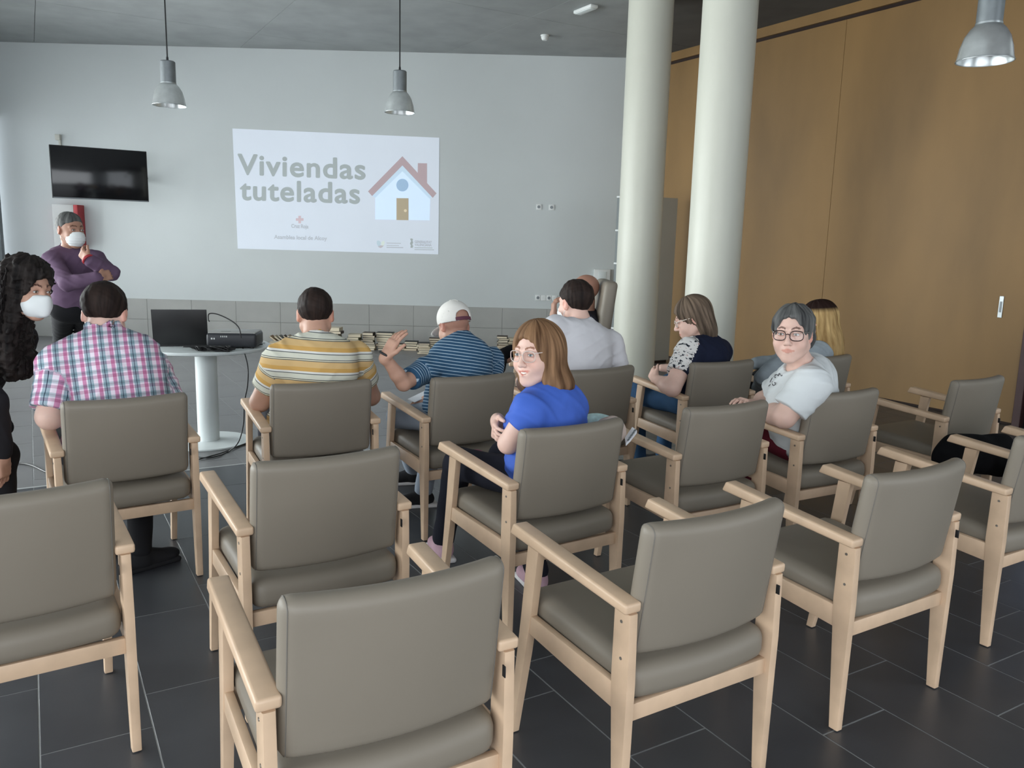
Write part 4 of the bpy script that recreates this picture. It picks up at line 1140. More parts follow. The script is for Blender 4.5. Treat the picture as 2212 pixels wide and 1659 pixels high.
def add_neck(sh, F):
    c = Vector(F.hc); R = Matrix(F.hR.tolist()); base = F.N + F.s * -.02
    top = c + R @ (Vector((0, -.022, -.055)) * F.hs)
    sh.add(f_cone(base, top, .060 * F.neckb, .053 * F.neckb), .03)
def bounds(pts, pad):
    a = np.array([list(p) for p in pts]); return a.min(0) - pad, a.max(0) + pad
def make_person(label, H, N, yaw, hc, hyaw, hpitch=0, hroll=0, hs=1.05, bulk=1.0, armb=1.0, neckb=1.0, sw=.205, SL=None, SR=None,
                EL=None, WL=None, ER=None, WR=None, handL=None, handR=None, skin=None, tintk=None, female=False, jaw=1.0, smile=False,
                shirt=None, sleeve=0.55, long_sleeve=False, collar='crew', belly=1.0, bust=0.0, hem=None, wr=.004, wseed=0.0, res=.006, sres=.008,
                trousers=None, KL=None, AL=None, KR=None, AR=None, thigh=1.0, shoes=None, patf=None, eyesk=None, handles=None, forea=None):
    F = Fig(); F.H, F.N = Vector(H), Vector(N); F.r, F.f, F.s = torso_frame(F.H, F.N, yaw); F.L = (F.N - F.H).length
    F.bulk, F.armb, F.neckb = bulk, armb, neckb
    F.SL = Vector(SL) if SL is not None else F.N - F.r * sw - F.s * .055; F.SR = Vector(SR) if SR is not None else F.N + F.r * sw - F.s * .055
    F.hc = Vector(hc); F.hR = Rmat(hyaw, hpitch, hroll); F.hs = hs
    base = Vector((F.H.x, F.H.y, 0)); root = empty('person', base); tag(root, label, 'person', 'people gathered for the talk'); F.root = root
    inv = Matrix.Translation(-base)
    def par(o): 
        o.parent = root; o.matrix_parent_inverse = inv; return o
    F.par = par
    body = Shape(); add_torso(body, F, -.004, .05, belly, bust); add_neck(body, F)
    pts = [F.H, F.N, F.hc, F.SL, F.SR]
    arms = []
    for S, E, Wr, hd, sd in ((F.SL, EL, WL, handL, -1), (F.SR, ER, WR, handR, 1)):
        if E is None: continue
        E = Vector(E); body.add(f_cone(S, E, .047 * armb, .040 * armb), .02); pts.append(E)
        if Wr is not None:
            Wr = Vector(Wr); mid = E.lerp(Wr, .35); body.add(f_cone(E, mid, .040 * armb, .038 * armb), .012); body.add(f_cone(mid, Wr, .038 * armb, .0255), .012); pts.append(Wr)
            if hd: hand_prims(body, Wr, hd['d'], hd['n'], hd.get('side', 1), hd.get('curl', .4), hd.get('s', 1.0), hd.get('spread', .12), hd.get('thumb', .6)); pts.append(Wr + Vector(hd['d']).normalized() * .15)
        arms.append((S, E, Wr))
    legs = []
    for q, K, A_ in ((-1, KL, AL), (1, KR, AR)):
        if K is None: continue
        K = Vector(K); hip = F.H + F.r * .09 * q - F.s * .01
        body.add(f_cone(hip, K, .070 * thigh, .050 * thigh), .04); pts.append(K)
        if A_ is not None: A_ = Vector(A_); body.add(f_cone(K, A_, .050, .036), .03); body.add(f_cone(A_, A_ + Vector((0, 0, -.04)), .036, .036), .01); pts.append(A_)
        legs.append((hip, K, A_))
    body.add(f_head(F.hc, F.hR, hs, female, jaw, smile), .012)
    lo, hi = bounds(pts, .17)
    bo = par(sdf_object('body', body, lo, hi, res, skin, None, tint_head(F.hc, F.hR, hs, smile=smile, **(tintk or {}))))
    F.body = bo
    if eyesk is not None: eyes(F.hc, F.hR, hs, root, **eyesk) ; [setattr(o, 'matrix_parent_inverse', inv) for o in root.children if o.name.startswith('eye')]
    # shirt
    if shirt is not None:
        sh = Shape(); add_torso(sh, F, .010, .05, belly, bust)
        tor = Shape(); add_torso(tor, F, .010, .05, belly, bust)
        sl = []
        for S, E, Wr in arms:
            if long_sleeve:
                sh.add(f_cone(S, E, .060 * armb, .052 * armb), .03); sh.add(f_cone(E, E.lerp(Wr, .93), .052 * armb, .040 * armb), .02); sl.append((S, E)); sl.append((E, Wr))
            else:
                e = S.lerp(E, sleeve); d = (E - S).normalized()
                cone = f_cone(S, S.lerp(E, min(1, sleeve + .25)), .063 * armb, .062 * armb); pl = f_plane(e, d)
                sh.add((lambda c_, p_: (lambda P: smax(c_(P), p_(P), .004)))(cone, pl), .03); sl.append((S, E))
        # neck opening
        c = F.N; nR = Matrix(F.hR.tolist()); ntop = F.hc + nR @ (Vector((0, -.022, -.055)) * hs); nd = (ntop - (F.N - F.s * .02)).normalized()
        if collar == 'polo':
            sh.add(f_cone(F.N - nd * .0 , F.N + nd * .030, .071 * neckb, .066 * neckb), .012)
            sh.sub(f_cone(F.N + nd * .110, F.N + nd * .2, .085, .085), .003); sh.sub(f_cone(F.N + nd * .01, F.N + nd * .1, .058 * neckb, .058 * neckb), .003)
        elif collar == 'wide':
            sh.sub(f_cone(F.N + nd * .055 + F.f * .02, F.N + nd * .2 + F.f * .03, .092 * neckb, .10), .008)
        else:
            sh.add(f_cone(F.N - nd * .01, F.N + nd * .012, .069 * neckb, .064 * neckb), .012)
            sh.sub(f_cone(F.N + nd * .098 + F.f * .012, F.N + nd * .2 + F.f * .02, .086 * neckb, .09), .004)
        if hem is not None: sh.cut(f_plane(F.H - F.s * hem, -F.s), .004)
        if wr:
            d1, d2 = V3(F.s * .75 + F.r * .65), V3(F.s * .8 - F.r * .6)
            def disp(P):
                m1 = np.clip(wob(P, 11, wseed) * 1.6 + .25, 0, 1); m2 = np.clip(-wob(P, 11, wseed) * 1.6 + .25, 0, 1)
                w = 2.2 * wob(P, 17, wseed + 3)
                a = np.clip(np.sin((P @ d1) * 95 + w), 0, 1) ** 2 * m1 + np.clip(np.sin((P @ d2) * 95 - w), 0, 1) ** 2 * m2
                return (wob(P, 26, wseed) * wr * .6 + wob(P, 75, wseed + 2) * wr * .22 - a * wr * .75).astype(F32)
            sh.disp = disp
        slo, shi = bounds([F.H, F.N, F.SL, F.SR] + [a[1] for a in arms] + ([a[2] for a in arms] if long_sleeve else []), .17)
        r_, s_, H_, f_ = V3(F.r), V3(F.s), V3(F.H), V3(F.f)
        tf = [f_cone(S, E, .06 * armb, .055 * armb) for S, E in sl]
        def pat(P):
            q = P - H_; u = q @ r_; v = q @ s_; dt = tor.ev(P); z = np.zeros(len(P), F32)
            fr = np.arctan2(q @ r_, (q @ f_) * 1.3) * .17
            u = np.where(q @ f_ > 0.02, u, u)
            for (S, E), g in zip(sl, tf):
                dd = g(P); m = dd < dt - .004
                S_, E_ = V3(S), V3(E); ax = (E_ - S_) / np.linalg.norm(E_ - S_); w = P - S_; al = w @ ax
                e1 = r_ - ax * (r_ @ ax); e1 /= np.linalg.norm(e1) + 1e-6; e2 = np.cross(ax, e1)
                an = np.arctan2(w @ e1, w @ e2) * .062
                u = np.where(m, an, u); v = np.where(m, -al + .31, v); z = np.where(m, 2.0 if False else 0.0, z)
            if patf: z = patf(F, P, q, u, v)
            return np.stack([u, v, z], 1)
        so = par(sdf_object('shirt', sh, slo, shi, sres, shirt, None, None, pat)); F.shirt = so
    if trousers is not None and legs:
        tr = Shape(); R = np.array(Matrix((F.r, F.f, F.s)).transposed(), F32)
        tr.add(f_ell(F.H - F.s * .01, (.185 * bulk, .140 * bulk, .12), R), .04)
        tp = [F.H]
        for hip, K, A_ in legs:
            tr.add(f_cone(hip, K, .088 * thigh, .068 * thigh), .04); tp.append(K)
            if A_ is not None: tr.add(f_cone(K, A_, .066, .054), .03); tp.append(A_)
        tr.disp = lambda P: (wob(P, 24, wseed + 5) * .004).astype(F32)
        lo, hi = bounds(tp, .17); par(sdf_object('trousers', tr, lo, hi, .011, trousers))
    if shoes is not None:
        for (hip, K, A_), q in zip(legs, (-1, 1)):
            if A_ is None: continue
            dv = Vector(shoes.get('d', (F.f.x, F.f.y, 0))); dv.z = 0; dv.normalize(); rv = Vector((dv.y, -dv.x, 0)); up_ = Vector((0, 0, 1))
            R = np.array(Matrix((rv, dv, up_)).transposed(), F32); g0 = Vector((A_.x, A_.y, shoes.get('z', 0.0)))
            s_ = Shape(); s_.add(f_ell(g0 + dv * .02 + up_ * .045, (.046, .085, .050), R), .02); s_.add(f_ell(g0 + dv * .115 + up_ * .036, (.047, .075, .034), R), .03); s_.add(f_cone(A_, g0 + up_ * .05, .046, .050), .02)
            s_.cut(f_plane(g0 + up_ * .012, (0, 0, -1)), .002); s_.cut(f_plane(g0 + up_ * .115, (0, 0, 1)), .003)
            lo, hi = bounds([g0 - dv * .1, g0 + dv * .2 + up_ * .12], .07); sho = par(sdf_object('shoe', s_, lo, hi, .007, shoes['m']))
            so_ = Shape(); so_.add(f_box(g0 + dv * .05 + up_ * .012, (.047, .132, .013), R, .012), 0); lo, hi = bounds([g0 - dv * .1, g0 + dv * .2], .07)
            so2 = sdf_object('sole', so_, lo, hi, .006, shoes['sole'], sho); so2.parent = sho; so2.matrix_parent_inverse = Matrix.Identity(4)
    return F
# -------- hair
def hair(F, style, m, name='hair', res=.005, amp=.0022, nfreq=26, seed=0.0, extra=None, length=.16):
    c, R, s = A3(F.hc), F.hR, F.hs
    cap = f_ell((0, -.014, .040), (.083, .104, .090)) if style in ('short', 'crop', 'recede') else f_ell((0, -.014, .040), (.090, .108, .096))
    if style == 'crop': cap = f_ell((0, -.014, .038), (.0785, .100, .0875))
    def f(P):
        q = head_local(P, c, R, s); x, y, z = q[:, 0], q[:, 1], q[:, 2]; ax = np.abs(x)
        if style in ('short', 'crop', 'recede'):
            d = cap(q)
            lim = .008 + .70 * y + (.012 if style == 'recede' else 0) * (y > 0.04)
            lim = np.where(y < -.03, np.minimum(lim, -.055 + .0 * y), lim)
            lim = np.where(y < -.03, -.060 + np.clip((y + .10), 0, 1) * .55, .008 + .72 * y)
            d = smax(d, (lim - z) * .8, .008)
            # around the ears
            d = smax(d, -f_ear(q), .004)
        elif style == 'grey':
            d = smin(cap(q), f_ell((0, -.055, -.020), (.084, .062, .075))(q), .03)
            face = f_ell((0, .112, -.018), (.073, .078, .112))(q)
            d = smax(d, -face, .012); d = smax(d, -(z + .082), .01); d = smax(d, np.maximum(-(z + .028 - .0 * y), -.0 + (-z - .028)) * 1.0 - np.where(y < -.012, 1.0, 0) , .006)
        elif style == 'bob':
            sk = smin(f_ell((0, -.026, -.045), (.106, .094, .150))(q), f_ell((-.050, -.045, -.125), (.080, .072, .060))(q), .05)
            d = smin(cap(q), sk, .05)
            face = f_ell((0, .118, -.050), (.069, .112, .126))(q)
            d = smax(d, -face, .014); d = smax(d, -(z + length + .010 * np.sin(np.arctan2(x, -y) * 7 + 1) + .006 * np.sin(np.arctan2(x, -y) * 19)), .008)
            low = f_ell((0, .10, -.15), (.075, .10, .09))(q); d = smax(d, -low, .015)
        elif style == 'long':
            sk = f_ell((0, -.060, -.10), (.102, .080, .21))(q); sk2 = f_ell((0, -.095, -.20), (.120, .062, .15))(q)
            d = smin(smin(cap(q), sk, .05), sk2, .05)
            face = f_ell((0, .118, -.050), (.060, .105, .115))(q); d = smax(d, -face, .014); d = smax(d, -(z + length), .012)
            low = f_ell((0, .13, -.22), (.13, .14, .17))(q); d = smax(d, -low, .015)
        elif style == 'half':
            sk = f_ell((0, -.050, -.055), (.088, .066, .118))(q); d = smin(cap(q), sk, .04)
            face = f_ell((0, .115, -.045), (.074, .108, .105))(q); d = smax(d, -face, .014); d = smax(d, -(z + length), .012)
            sd = f_ell((0, .06, -.10), (.11, .085, .10))(q); d = smax(d, -sd, .012)
        elif style == 'curly':
            sk = f_ell((.0, -.040, -.10), (.125, .105, .22))(q); sk2 = f_ell((0, -.03, -.25), (.12, .085, .16))(q)
            d = smin(smin(f_ell((0, -.02, .045), (.105, .118, .105))(q), sk, .05), sk2, .06)
            face = f_ell((0, .128, -.034), (.060, .108, .118))(q); d = smax(d, -face, .012)
            low = f_ell((0, .13, -.22), (.12, .13, .20))(q); d = smax(d, -low, .02); d = smax(d, -f_ell((-.14, .06, -.16), (.12, .14, .22))(q), .02)
        if style == 'curly':
            d = d + (wob(q, 80, seed) * .012 + wob(q, 170, seed + 1) * .008 + wob(q, 330, seed + 2) * .003)
        elif style in ('short', 'crop', 'recede'):
            d = d + (wob(q, 60, seed) * .003 + wob(q, 170, seed) * .0018)
        else:
            an = np.arctan2(x, -(y + .0) + 1e-4)
            ridge = np.sin(an * nfreq + 2.5 * np.sin(z * 16 + seed + an * 2)) * np.clip((.115 - z) / .05, .1, 1)
            d = d - amp * ridge - amp * .7 * np.sin(an * nfreq * .43 + 1 + z * 9 + seed)
            if style == 'grey': d = d + wob(q, 75, seed) * .005
        if extra is not None: d = smin(d, extra(q), .02)
        return d * s
    f_ear = (lambda q: np.minimum(f_ell((-.080, .006, -.012), (.02, .026, .036))(q), f_ell((.080, .006, -.012), (.02, .026, .036))(q)))
    sh = Shape(); sh.add(f, 0)
    bot = {'long': .40, 'curly': .55, 'bob': .22, 'half': .22}.get(style, .13)
    Rm = Matrix(R.tolist()); corners = [F.hc + Rm @ (Vector((a, b, d_)) * s) for a in (-.145, .145) for b in (-.165, .13) for d_ in (-bot, .16)]
    lo, hi = bounds(corners, .01)
    def pat(P):
        q = head_local(P, c, R, s); an = np.arctan2(q[:, 0], -(q[:, 1]) + 1e-4)
        return np.stack([an * .085, q[:, 2], q[:, 1]], 1)
    return F.par(sdf_object(name, sh, lo, hi, res, m, None, None, pat))
def mask_on(F, m, name='face_mask', kn=False):
    c, R, s = A3(F.hc), F.hR, F.hs
    a = f_ell((0, .056, -.052), (.064, .062, .062)); b = f_cone((0, .112, -.018), (0, .116, -.080), .010, .008) if kn else f_ell((0, .090, -.048), (.030, .030, .045))
    def f(P):
        q = head_local(P, c, R, s); d = smin(a(q), b(q), .03 if not kn else .045)
        d = smax(d, -(q[:, 1] - .018 + .25 * np.abs(q[:, 0])), .004); d = smax(d, q[:, 2] + .004 + np.abs(q[:, 0]) * .12, .004)
        d = d + .0012 * np.sin(q[:, 2] * 330) * (0 if kn else 1)
        return d * s
    sh = Shape(); sh.add(f, 0); lo, hi = bounds([F.hc], .17); o = F.par(sdf_object(name, sh, lo, hi, .005, m))
    Rm = Matrix(R.tolist())
    for sx in (-1, 1):
        for z0, z1 in ((-.012, .018), (-.085, -.035)):
            P = [(sx * .052, .040, z0), (sx * .066, .020, (z0 + z1) / 2), (sx * .076, -.004, z1), (sx * .078, -.022, z1 - .01 if z1 > 0 else z1 + .01)]
            t = tube('ear_loop', [F.hc + Rm @ (Vector(p) * s) for p in spline(P, 4)], .0013, m, o, 5)
    return o
def glasses(F, m_frame, w=.048, h=.038, bridge=.018, m_temple=None, z0=.002, r=.0017, y0=.104, short=False):
    Rm = Matrix(F.hR.tolist()); s = F.hs; T = lambda p: F.hc + Rm @ (Vector(p) * s)
    rims = []
    root = None
    for sx in (-1, 1):
        cx_ = sx * (bridge / 2 + w / 2); pts = []; lens = []
        for i in range(28):
            a = 2 * math.pi * i / 28; ca, sa = math.cos(a), math.sin(a); e = .72
            u = abs(ca) ** e * math.copysign(1, ca) * w / 2; v = abs(sa) ** e * math.copysign(1, sa) * h / 2
            pts.append(T((cx_ + u, y0 - .010 * ((abs(cx_ + u)) / .055) ** 2, z0 + v)))
        if root is None:
            root = tube('glasses_frame', pts, r * s, m_frame, None, 6, closed=True); F.par(root)
        else: tube('rim', pts, r * s, m_frame, root, 6, closed=True)
        bm = bmesh.new(); bm.faces.new([bm.verts.new(p) for p in pts]); o = from_bm('lens', bm, root, M['lens'], 0)
        tube('temple_arm', [T((sx * (bridge / 2 + w - .001), y0 - .010, z0 + h * .32)), T((sx * .070, .072, z0 + h * .34))] + ([T((sx * .069, .050, z0 + h * .30))] if short else [T((sx * .079, .02, z0 + h * .30)), T((sx * .082, -.012, z0 + .008)), T((sx * .080, -.026, z0 - .012))]), r * s * 1.1, m_temple or m_frame, root, 6)
    tube('bridge', [T((-bridge / 2, y0 + .000, z0 + .004)), T((0, y0 + .003, z0 + .008)), T((bridge / 2, y0, z0 + .004))], r * s, m_frame, root, 6)
    return root
# ================================================================ THE PEOPLE
SK_L = skin_mat('fair_skin', (0.70, 0.47, 0.39)); SK_M = skin_mat('warm_skin', (0.50, 0.29, 0.21)); SK_T = skin_mat('tanned_skin', (0.40, 0.22, 0.155)); SK_D = skin_mat('dark_tanned_skin', (0.26, 0.14, 0.10))
H_BLK = hair_mat('black_hair', (0.006, 0.005, 0.005), (0.030, 0.024, 0.022)); H_DK = hair_mat('dark_brown_hair', (0.008, 0.006, 0.006), (0.034, 0.022, 0.018))
H_GRY = hair_mat('grey_hair', (0.030, 0.031, 0.032), (0.16, 0.16, 0.155)); H_BOB = hair_mat('light_brown_hair', (0.070, 0.034, 0.016), (0.29, 0.165, 0.088))
H_BLD = hair_mat('blonde_hair', (0.22, 0.125, 0.045), (0.58, 0.40, 0.18), (0.02, 0.010, 0.008), (.055, .085)); H_ASH = hair_mat('ash_brown_hair', (0.035, 0.025, 0.018), (0.22, 0.16, 0.115))
TR_BLK = plain('black_trousers', (0.012, 0.012, 0.014)); TR_DARK = plain('dark_trousers', (0.03, 0.03, 0.04)); TR_GREY = plain('grey_trousers', (0.26, 0.30, 0.36)); TR_JEAN = plain('blue_jeans', (0.035, 0.085, 0.17), amt=0.15); TR_WINE = plain('wine_trousers', (0.10, 0.01, 0.02))
SOLE_W = plain('white_sole', (0.7, 0.68, 0.68)); SH_BLK = plain('black_shoe', (0.015, 0.015, 0.017)); SH_PNK = plain('pink_shoe', (0.52, 0.34, 0.40))
MASKW = mat('white_mask', (0.74, 0.77, 0.77), 0.8, noise=(20, 0.02))

# man in the plaid shirt
F = make_person('broad man in pink, white and grey plaid shirt, seen from behind, head bent',
    CL('E', 0, .20, .60), W(228, 728, 3.66), 24, W(226, 680, 3.72), 12, 24, 0, 1.15, bulk=1.34, armb=1.42, neckb=1.15, belly=1.06,
    SL=W(130, 792, 3.52), SR=W(322, 795, 3.84), EL=W(108, 900, 3.42), WL=CL('E', -.22, .42, .735), ER=W(368, 885, 3.76), WR=CL('E', .14, .48, .73),
    handL=dict(d=CL('E', 0, .9, .7) - CL('E', -.2, .42, .73), n=(0, 0, -1), side=1, curl=.5), handR=dict(d=CL('E', -.1, .9, .7) - CL('E', .2, .5, .72), n=(0, 0, -1), side=-1, curl=.5),
    skin=SK_L, shirt=cloth_pat('plaid_cloth', plaid), sleeve=.86, collar='polo', wr=.0085, wseed=1.0,
    trousers=TR_BLK, KL=CL('E', -.16, .62, .60), KR=CL('E', .16, .62, .60), AL=CL('E', -.08, .52, .10), AR=WZ(302, 1185, .10), thigh=1.15, shoes=dict(m=SH_BLK, sole=SH_BLK, d=(.5, .6, 0)))
hair(F, 'short', H_DK, seed=.4)

# man in the yellow striped shirt
F = make_person('man in short-sleeved yellow and white striped shirt, seen from behind',
    CL('F', 0, .20, .60), W(686, 738, 4.10), 17, W(681, 681, 4.17), 14, 14, 0, 1.12, bulk=1.22, armb=1.28, neckb=1.12,
    SL=W(604, 780, 4.0), SR=W(768, 772, 4.24), EL=W(562, 868, 4.06), WL=CL('F', -.16, .48, .74), ER=W(801, 856, 4.36), WR=CL('F', .18, .50, .73),
    handL=dict(d=CL('F', .1, .8, .7) - CL('F', -.14, .48, .74), n=(0, 0, -1), side=1, curl=.5), handR=dict(d=CL('F', -.1, .8, .7) - CL('F', .18, .5, .73), n=(0, 0, -1), side=-1, curl=.5),
    skin=SK_M, shirt=cloth_pat('yellow_striped_cloth', yellow_stripe), sleeve=.62, wr=.0075, wseed=2.0,
    trousers=TR_DARK, KL=CL('F', -.14, .60, .60), KR=CL('F', .14, .60, .60), AL=CL('F', -.12, .66, .10), AR=CL('F', .12, .66, .10), shoes=dict(m=SH_BLK, sole=SH_BLK))
hair(F, 'crop', H_DK, seed=1.4)

# man in the white cap
F = make_person('man in white cap and navy striped polo shirt raising his left hand',
    CL('G', 0, .20, .60), W(1000, 742, 4.47), 28, W(981, 704, 4.54), 35, 20, 0, 1.06, bulk=1.05, armb=1.0, neckb=1.0,
    SL=W(918, 800, 4.26), SR=W(1062, 776, 4.66), EL=W(872, 828, 4.10), WL=W(832, 772, 4.02), ER=CL('G', .25, .22, .73), WR=W(926, 862, 4.50),
    handL=dict(d=W(858, 722, 4.04) - W(832, 770, 4.02), n=(.75, .65, 0), side=-1, curl=.22, thumb=.5, s=1.05, spread=.07), handR=dict(d=W(890, 872, 4.5) - W(926, 862, 4.5), n=(0.1, 0, -1), side=1, curl=.5),
    skin=SK_M, tintk=dict(scalp=(.75, .68, .68)), shirt=cloth_pat('navy_striped_cloth', navy_stripe), sleeve=.70, collar='polo', wr=.0075, wseed=3.0, res=.005,
    trousers=TR_GREY, KL=CL('G', -.20, .50, .56), KR=CL('G', .10, .60, .60), AL=WZ(893, 1012, .10), AR=WZ(915, 1058, .10), shoes=dict(m=SH_BLK, sole=SOLE_W, d=(-.8, -.2, 0)))
tube('watch_strap', [W(831, 768, 4.02) + (Matrix.Rotation(a * math.pi / 8, 3, (W(858, 722, 4.04) - W(832, 770, 4.02)).normalized()) @ Vector((.0, .031, 0))) for a in range(16)], .006, M['black'], None, 6, closed=True)
F.par(bpy.data.objects['watch_strap'])
def cap(F):
    c, R, s = A3(F.hc), F.hR, F.hs
    dome = f_ell((0, -.010, .040), (.086, .106, .094)); inner = f_ell((0, -.010, .038), (.0805, .1005, .088))
    hole = f_ell((0, -.11, .028), (.040, .05, .030)); br = f_ell((0, .125, .022), (.066, .075, .0035))
    def fd(P):
        q = head_local(P, c, R, s); d = np.maximum(dome(q), -inner(q)); d = smax(d, -(q[:, 2] - .012 - .10 * np.clip(q[:, 1], -1, 1)), .003); d = smax(d, -hole(q), .003)
        b = br(q - np.stack([0 * q[:, 0], 0 * q[:, 0], -.9 * q[:, 0] ** 2 - .25 * (q[:, 1] - .07)], 1).astype(F32)); b = smax(b, -(q[:, 1] - .065), .002)
        return smin(d, b, .006) * s
    sh = Shape(); sh.add(fd, 0); lo, hi = bounds([F.hc], .24)
    o = F.par(sdf_object('cap', sh, lo, hi, .004, mat('white_cap_cloth', (0.70, 0.68, 0.64), 0.8, noise=(14, 0.03), bump=(200, .1, .001))))
    Rm = Matrix(R.tolist()); T = lambda p: F.hc + Rm @ (Vector(p) * s)
    bm = bmesh.new()
    prev = None
    for i in range(13):
        a = -.55 + 1.1 * i / 12; x = .0845 * math.sin(a); y = -.010 - .1045 * math.cos(a)
        cur = [bm.verts.new(T((x, y, .004))), bm.verts.new(T((x * .985, y * .985, .022))), bm.verts.new(T((x * 1.03, y * 1.03, .022))), bm.verts.new(T((x * 1.04, y * 1.04, .004)))]
        if prev:
            for k in range(4): bm.faces.new((prev[k], prev[(k+1) % 4], cur[(k+1) % 4], cur[k]))
        prev = cur
    st = from_bm('cap_strap', bm, o, mat('maroon_strap', (0.10, 0.025, 0.045), 0.7, noise=(30, 0.1)), 40)
    bt = lathe('cap_button', [(0.010, 0), (0.009, .005), (0, .007)], o.data.materials[0], o, 14); bt.matrix_basis = Matrix.Translation(T((0, -.010, .133))) @ Rm.to_4x4()
    # the brim underside / front panel seams
    tube('cap_seam', [T((0.001, -.010 + .107 * math.sin(a), .040 + .0955 * math.cos(a))) for a in [x / 10 * 1.2 for x in range(-6, 11)]], .0010, o.data.materials[0], o, 5)
cap(F)

# smiling woman in the blue blouse
F = make_person('smiling woman in bright blue blouse and clear glasses, looking back over her shoulder',
    CL('H', .02, .18, .60), W(1190, 850, 3.30), 52, W(1160, 764, 3.28), 143, 2, 3, 1.04, bulk=1.08, armb=1.04, neckb=.86, bust=1,
    SL=W(1143, 890, 3.14), SR=W(1232, 886, 3.46), EL=W(1098, 958, 3.16), WL=W(1120, 960, 3.44), ER=W(1118, 935, 3.62), WR=W(1074, 908, 3.36),
    handR=dict(d=W(1062, 950, 3.22) - W(1072, 908, 3.36), n=(.9, -.1, -.1), side=1, curl=.55, s=.98, thumb=1.0),
    skin=SK_L, female=True, smile=True, tintk=dict(brow=(.42, .30, .24), lips=(.84, .50, .48), blush=.4), jaw=1.10, res=.0042,
    eyesk=dict(look=(-.002, 0), iris=(0.10, 0.13, 0.14)), shirt=plain('blue_blouse', (0.055, 0.125, 0.50), 0.7, .04), sleeve=.42, collar='wide', wr=.0075, wseed=4.0, sres=.007,
    trousers=plain('dark_navy_trousers', (0.014, 0.015, 0.024)), KL=CL('H', -.17, .58, .58), KR=CL('H', .08, .60, .58), AL=WZ(958, 1160, .11), AR=WZ(1160, 1230, .10), shoes=dict(m=SH_PNK, sole=SOLE_W, d=(-.35, .9, 0)))
Rm = Matrix(F.hR.tolist()); T = lambda p: F.hc + Rm @ (Vector(p) * F.hs)
bm = bmesh.new(); n = 9; a_ = []; b_ = []
for i in range(n):
    x = -.019 + .038 * i / (n - 1); yy = .0945 - (x / .03) ** 2 * .010; zz = (abs(x) ** 1.5) * 1.6
    a_.append(bm.verts.new(T((x, yy, -.0585 + zz)))); b_.append(bm.verts.new(T((x, yy - .001, -.0675 + zz * 1.6))))
for i in range(n - 1): bm.faces.new((a_[i], a_[i+1], b_[i+1], b_[i]))
F.par(from_bm('teeth', bm, None, mat('teeth', (0.78, 0.74, 0.68), 0.3, noise=(20, .02)), 60))
hair(F, 'bob', H_BOB, seed=2.0, length=.150, res=.0045, amp=.0018)
glasses(F, mat('clear_frame', (0.62, 0.52, 0.47), 0.25, noise=(9, .04)), w=.050, h=.042, bridge=.016, short=True)

# dark-haired man in the white T-shirt
F = make_person('dark-haired man in plain white T-shirt with mask loops behind his ear',
    CL('I', 0, .20, .60), W(1262, 708, 4.90), 33, W(1243, 656, 4.94), 35, 6, 0, 1.14, bulk=1.2, armb=1.2, neckb=1.12,
    EL=CL('I', -.34, .25, .76), WL=CL('I', -.18, .5, .74), ER=CL('I', .36, .20, .76), WR=CL('I', .2, .52, .74),
    skin=SK_L, tintk=dict(stub=(.45, .38, .36)), shirt=plain('white_tshirt', (0.66, 0.65, 0.68), .85, .02), sleeve=.75, wr=.0075, wseed=5.0,
    trousers=TR_DARK, KL=CL('I', -.14, .60, .60), KR=CL('I', .14, .60, .60), AL=CL('I', -.12, .66, .10), AR=CL('I', .12, .66, .10), shoes=dict(m=SH_BLK, sole=SH_BLK), sw=.215)
hair(F, 'short', H_DK, seed=3.1)
mask_on(F, MASKW)

# bald man in the tall chair
F = make_person('bald man in dark shirt and shorts, legs crossed, mostly hidden behind the white T-shirt man',
    Vector((.46, 6.05, .60)), W(1268, 678, 6.05), 92, W(1263, 632, 6.0), 110, 4, 0, 1.08, bulk=1.0, sw=.19,
    EL=W(1203, 735, 5.75), WL=W(1196, 682, 5.78), ER=Vector((.35, 6.22, .80)), WR=Vector((.10, 6.15, .78)),
    handL=dict(d=(0, .1, 1), n=(1, .2, 0), side=1, curl=.6),
    skin=SK_T, tintk=dict(scalp=(.9, .85, .85)), shirt=plain('dark_shirt', (0.02, 0.02, 0.03)), sleeve=.6, wr=.004,
    KL=W(1160, 732, 5.86), AL=W(1096, 762, 5.74), KR=Vector((.12, 6.15, .58)), AR=Vector((.0, 6.15, .10)), shoes=None)
tr = Shape(); tr.add(f_cone((.46, 6.05, .60), Vector((.46, 6.05, .60)).lerp(W(1160, 732, 5.86), .62), .09, .075), .03).add(f_cone((.46, 6.12, .60), (.18, 6.15, .59), .10, .08), .03)
F.par(sdf_object('shorts', tr, *bounds([(.6, 6.05, .6), (.1, 5.8, .8)], .2), .01, TR_BLK))
a = W(1096, 762, 5.74); kn = W(1160, 732, 5.86); dd = (a - kn).normalized()
s_ = Shape(); s_.add(f_cone(a - dd * .03, a + dd * .04, .046, .046), 0); F.par(sdf_object('sock', s_, *bounds([a], .12), .006, M['black_cloth']))
s_ = Shape(); s_.add(f_cone(a + dd * .05, a + Vector((-.05, -.03, -.11)), .046, .040), 0); F.par(sdf_object('shoe', s_, *bounds([a, a + Vector((-.05, -.03, -.11))], .08), .007, SH_BLK))
g0 = Vector((.0, 6.15, 0)); s_ = Shape(); s_.add(f_ell(g0 + Vector((-.07, 0, .045)), (.15, .048, .045)), 0); s_.cut(f_plane(g0, (0, 0, -1)), 0); F.par(sdf_object('shoe', s_, *bounds([g0 + Vector((-.07, 0, 0))], .2), .009, SH_BLK))
tube('watch_strap', [W(1196, 684, 5.78) + Vector((.034 * math.cos(a * math.pi / 8), .034 * math.sin(a * math.pi / 8), 0)) for a in range(16)], .007, M['black'], None, 6, closed=True)
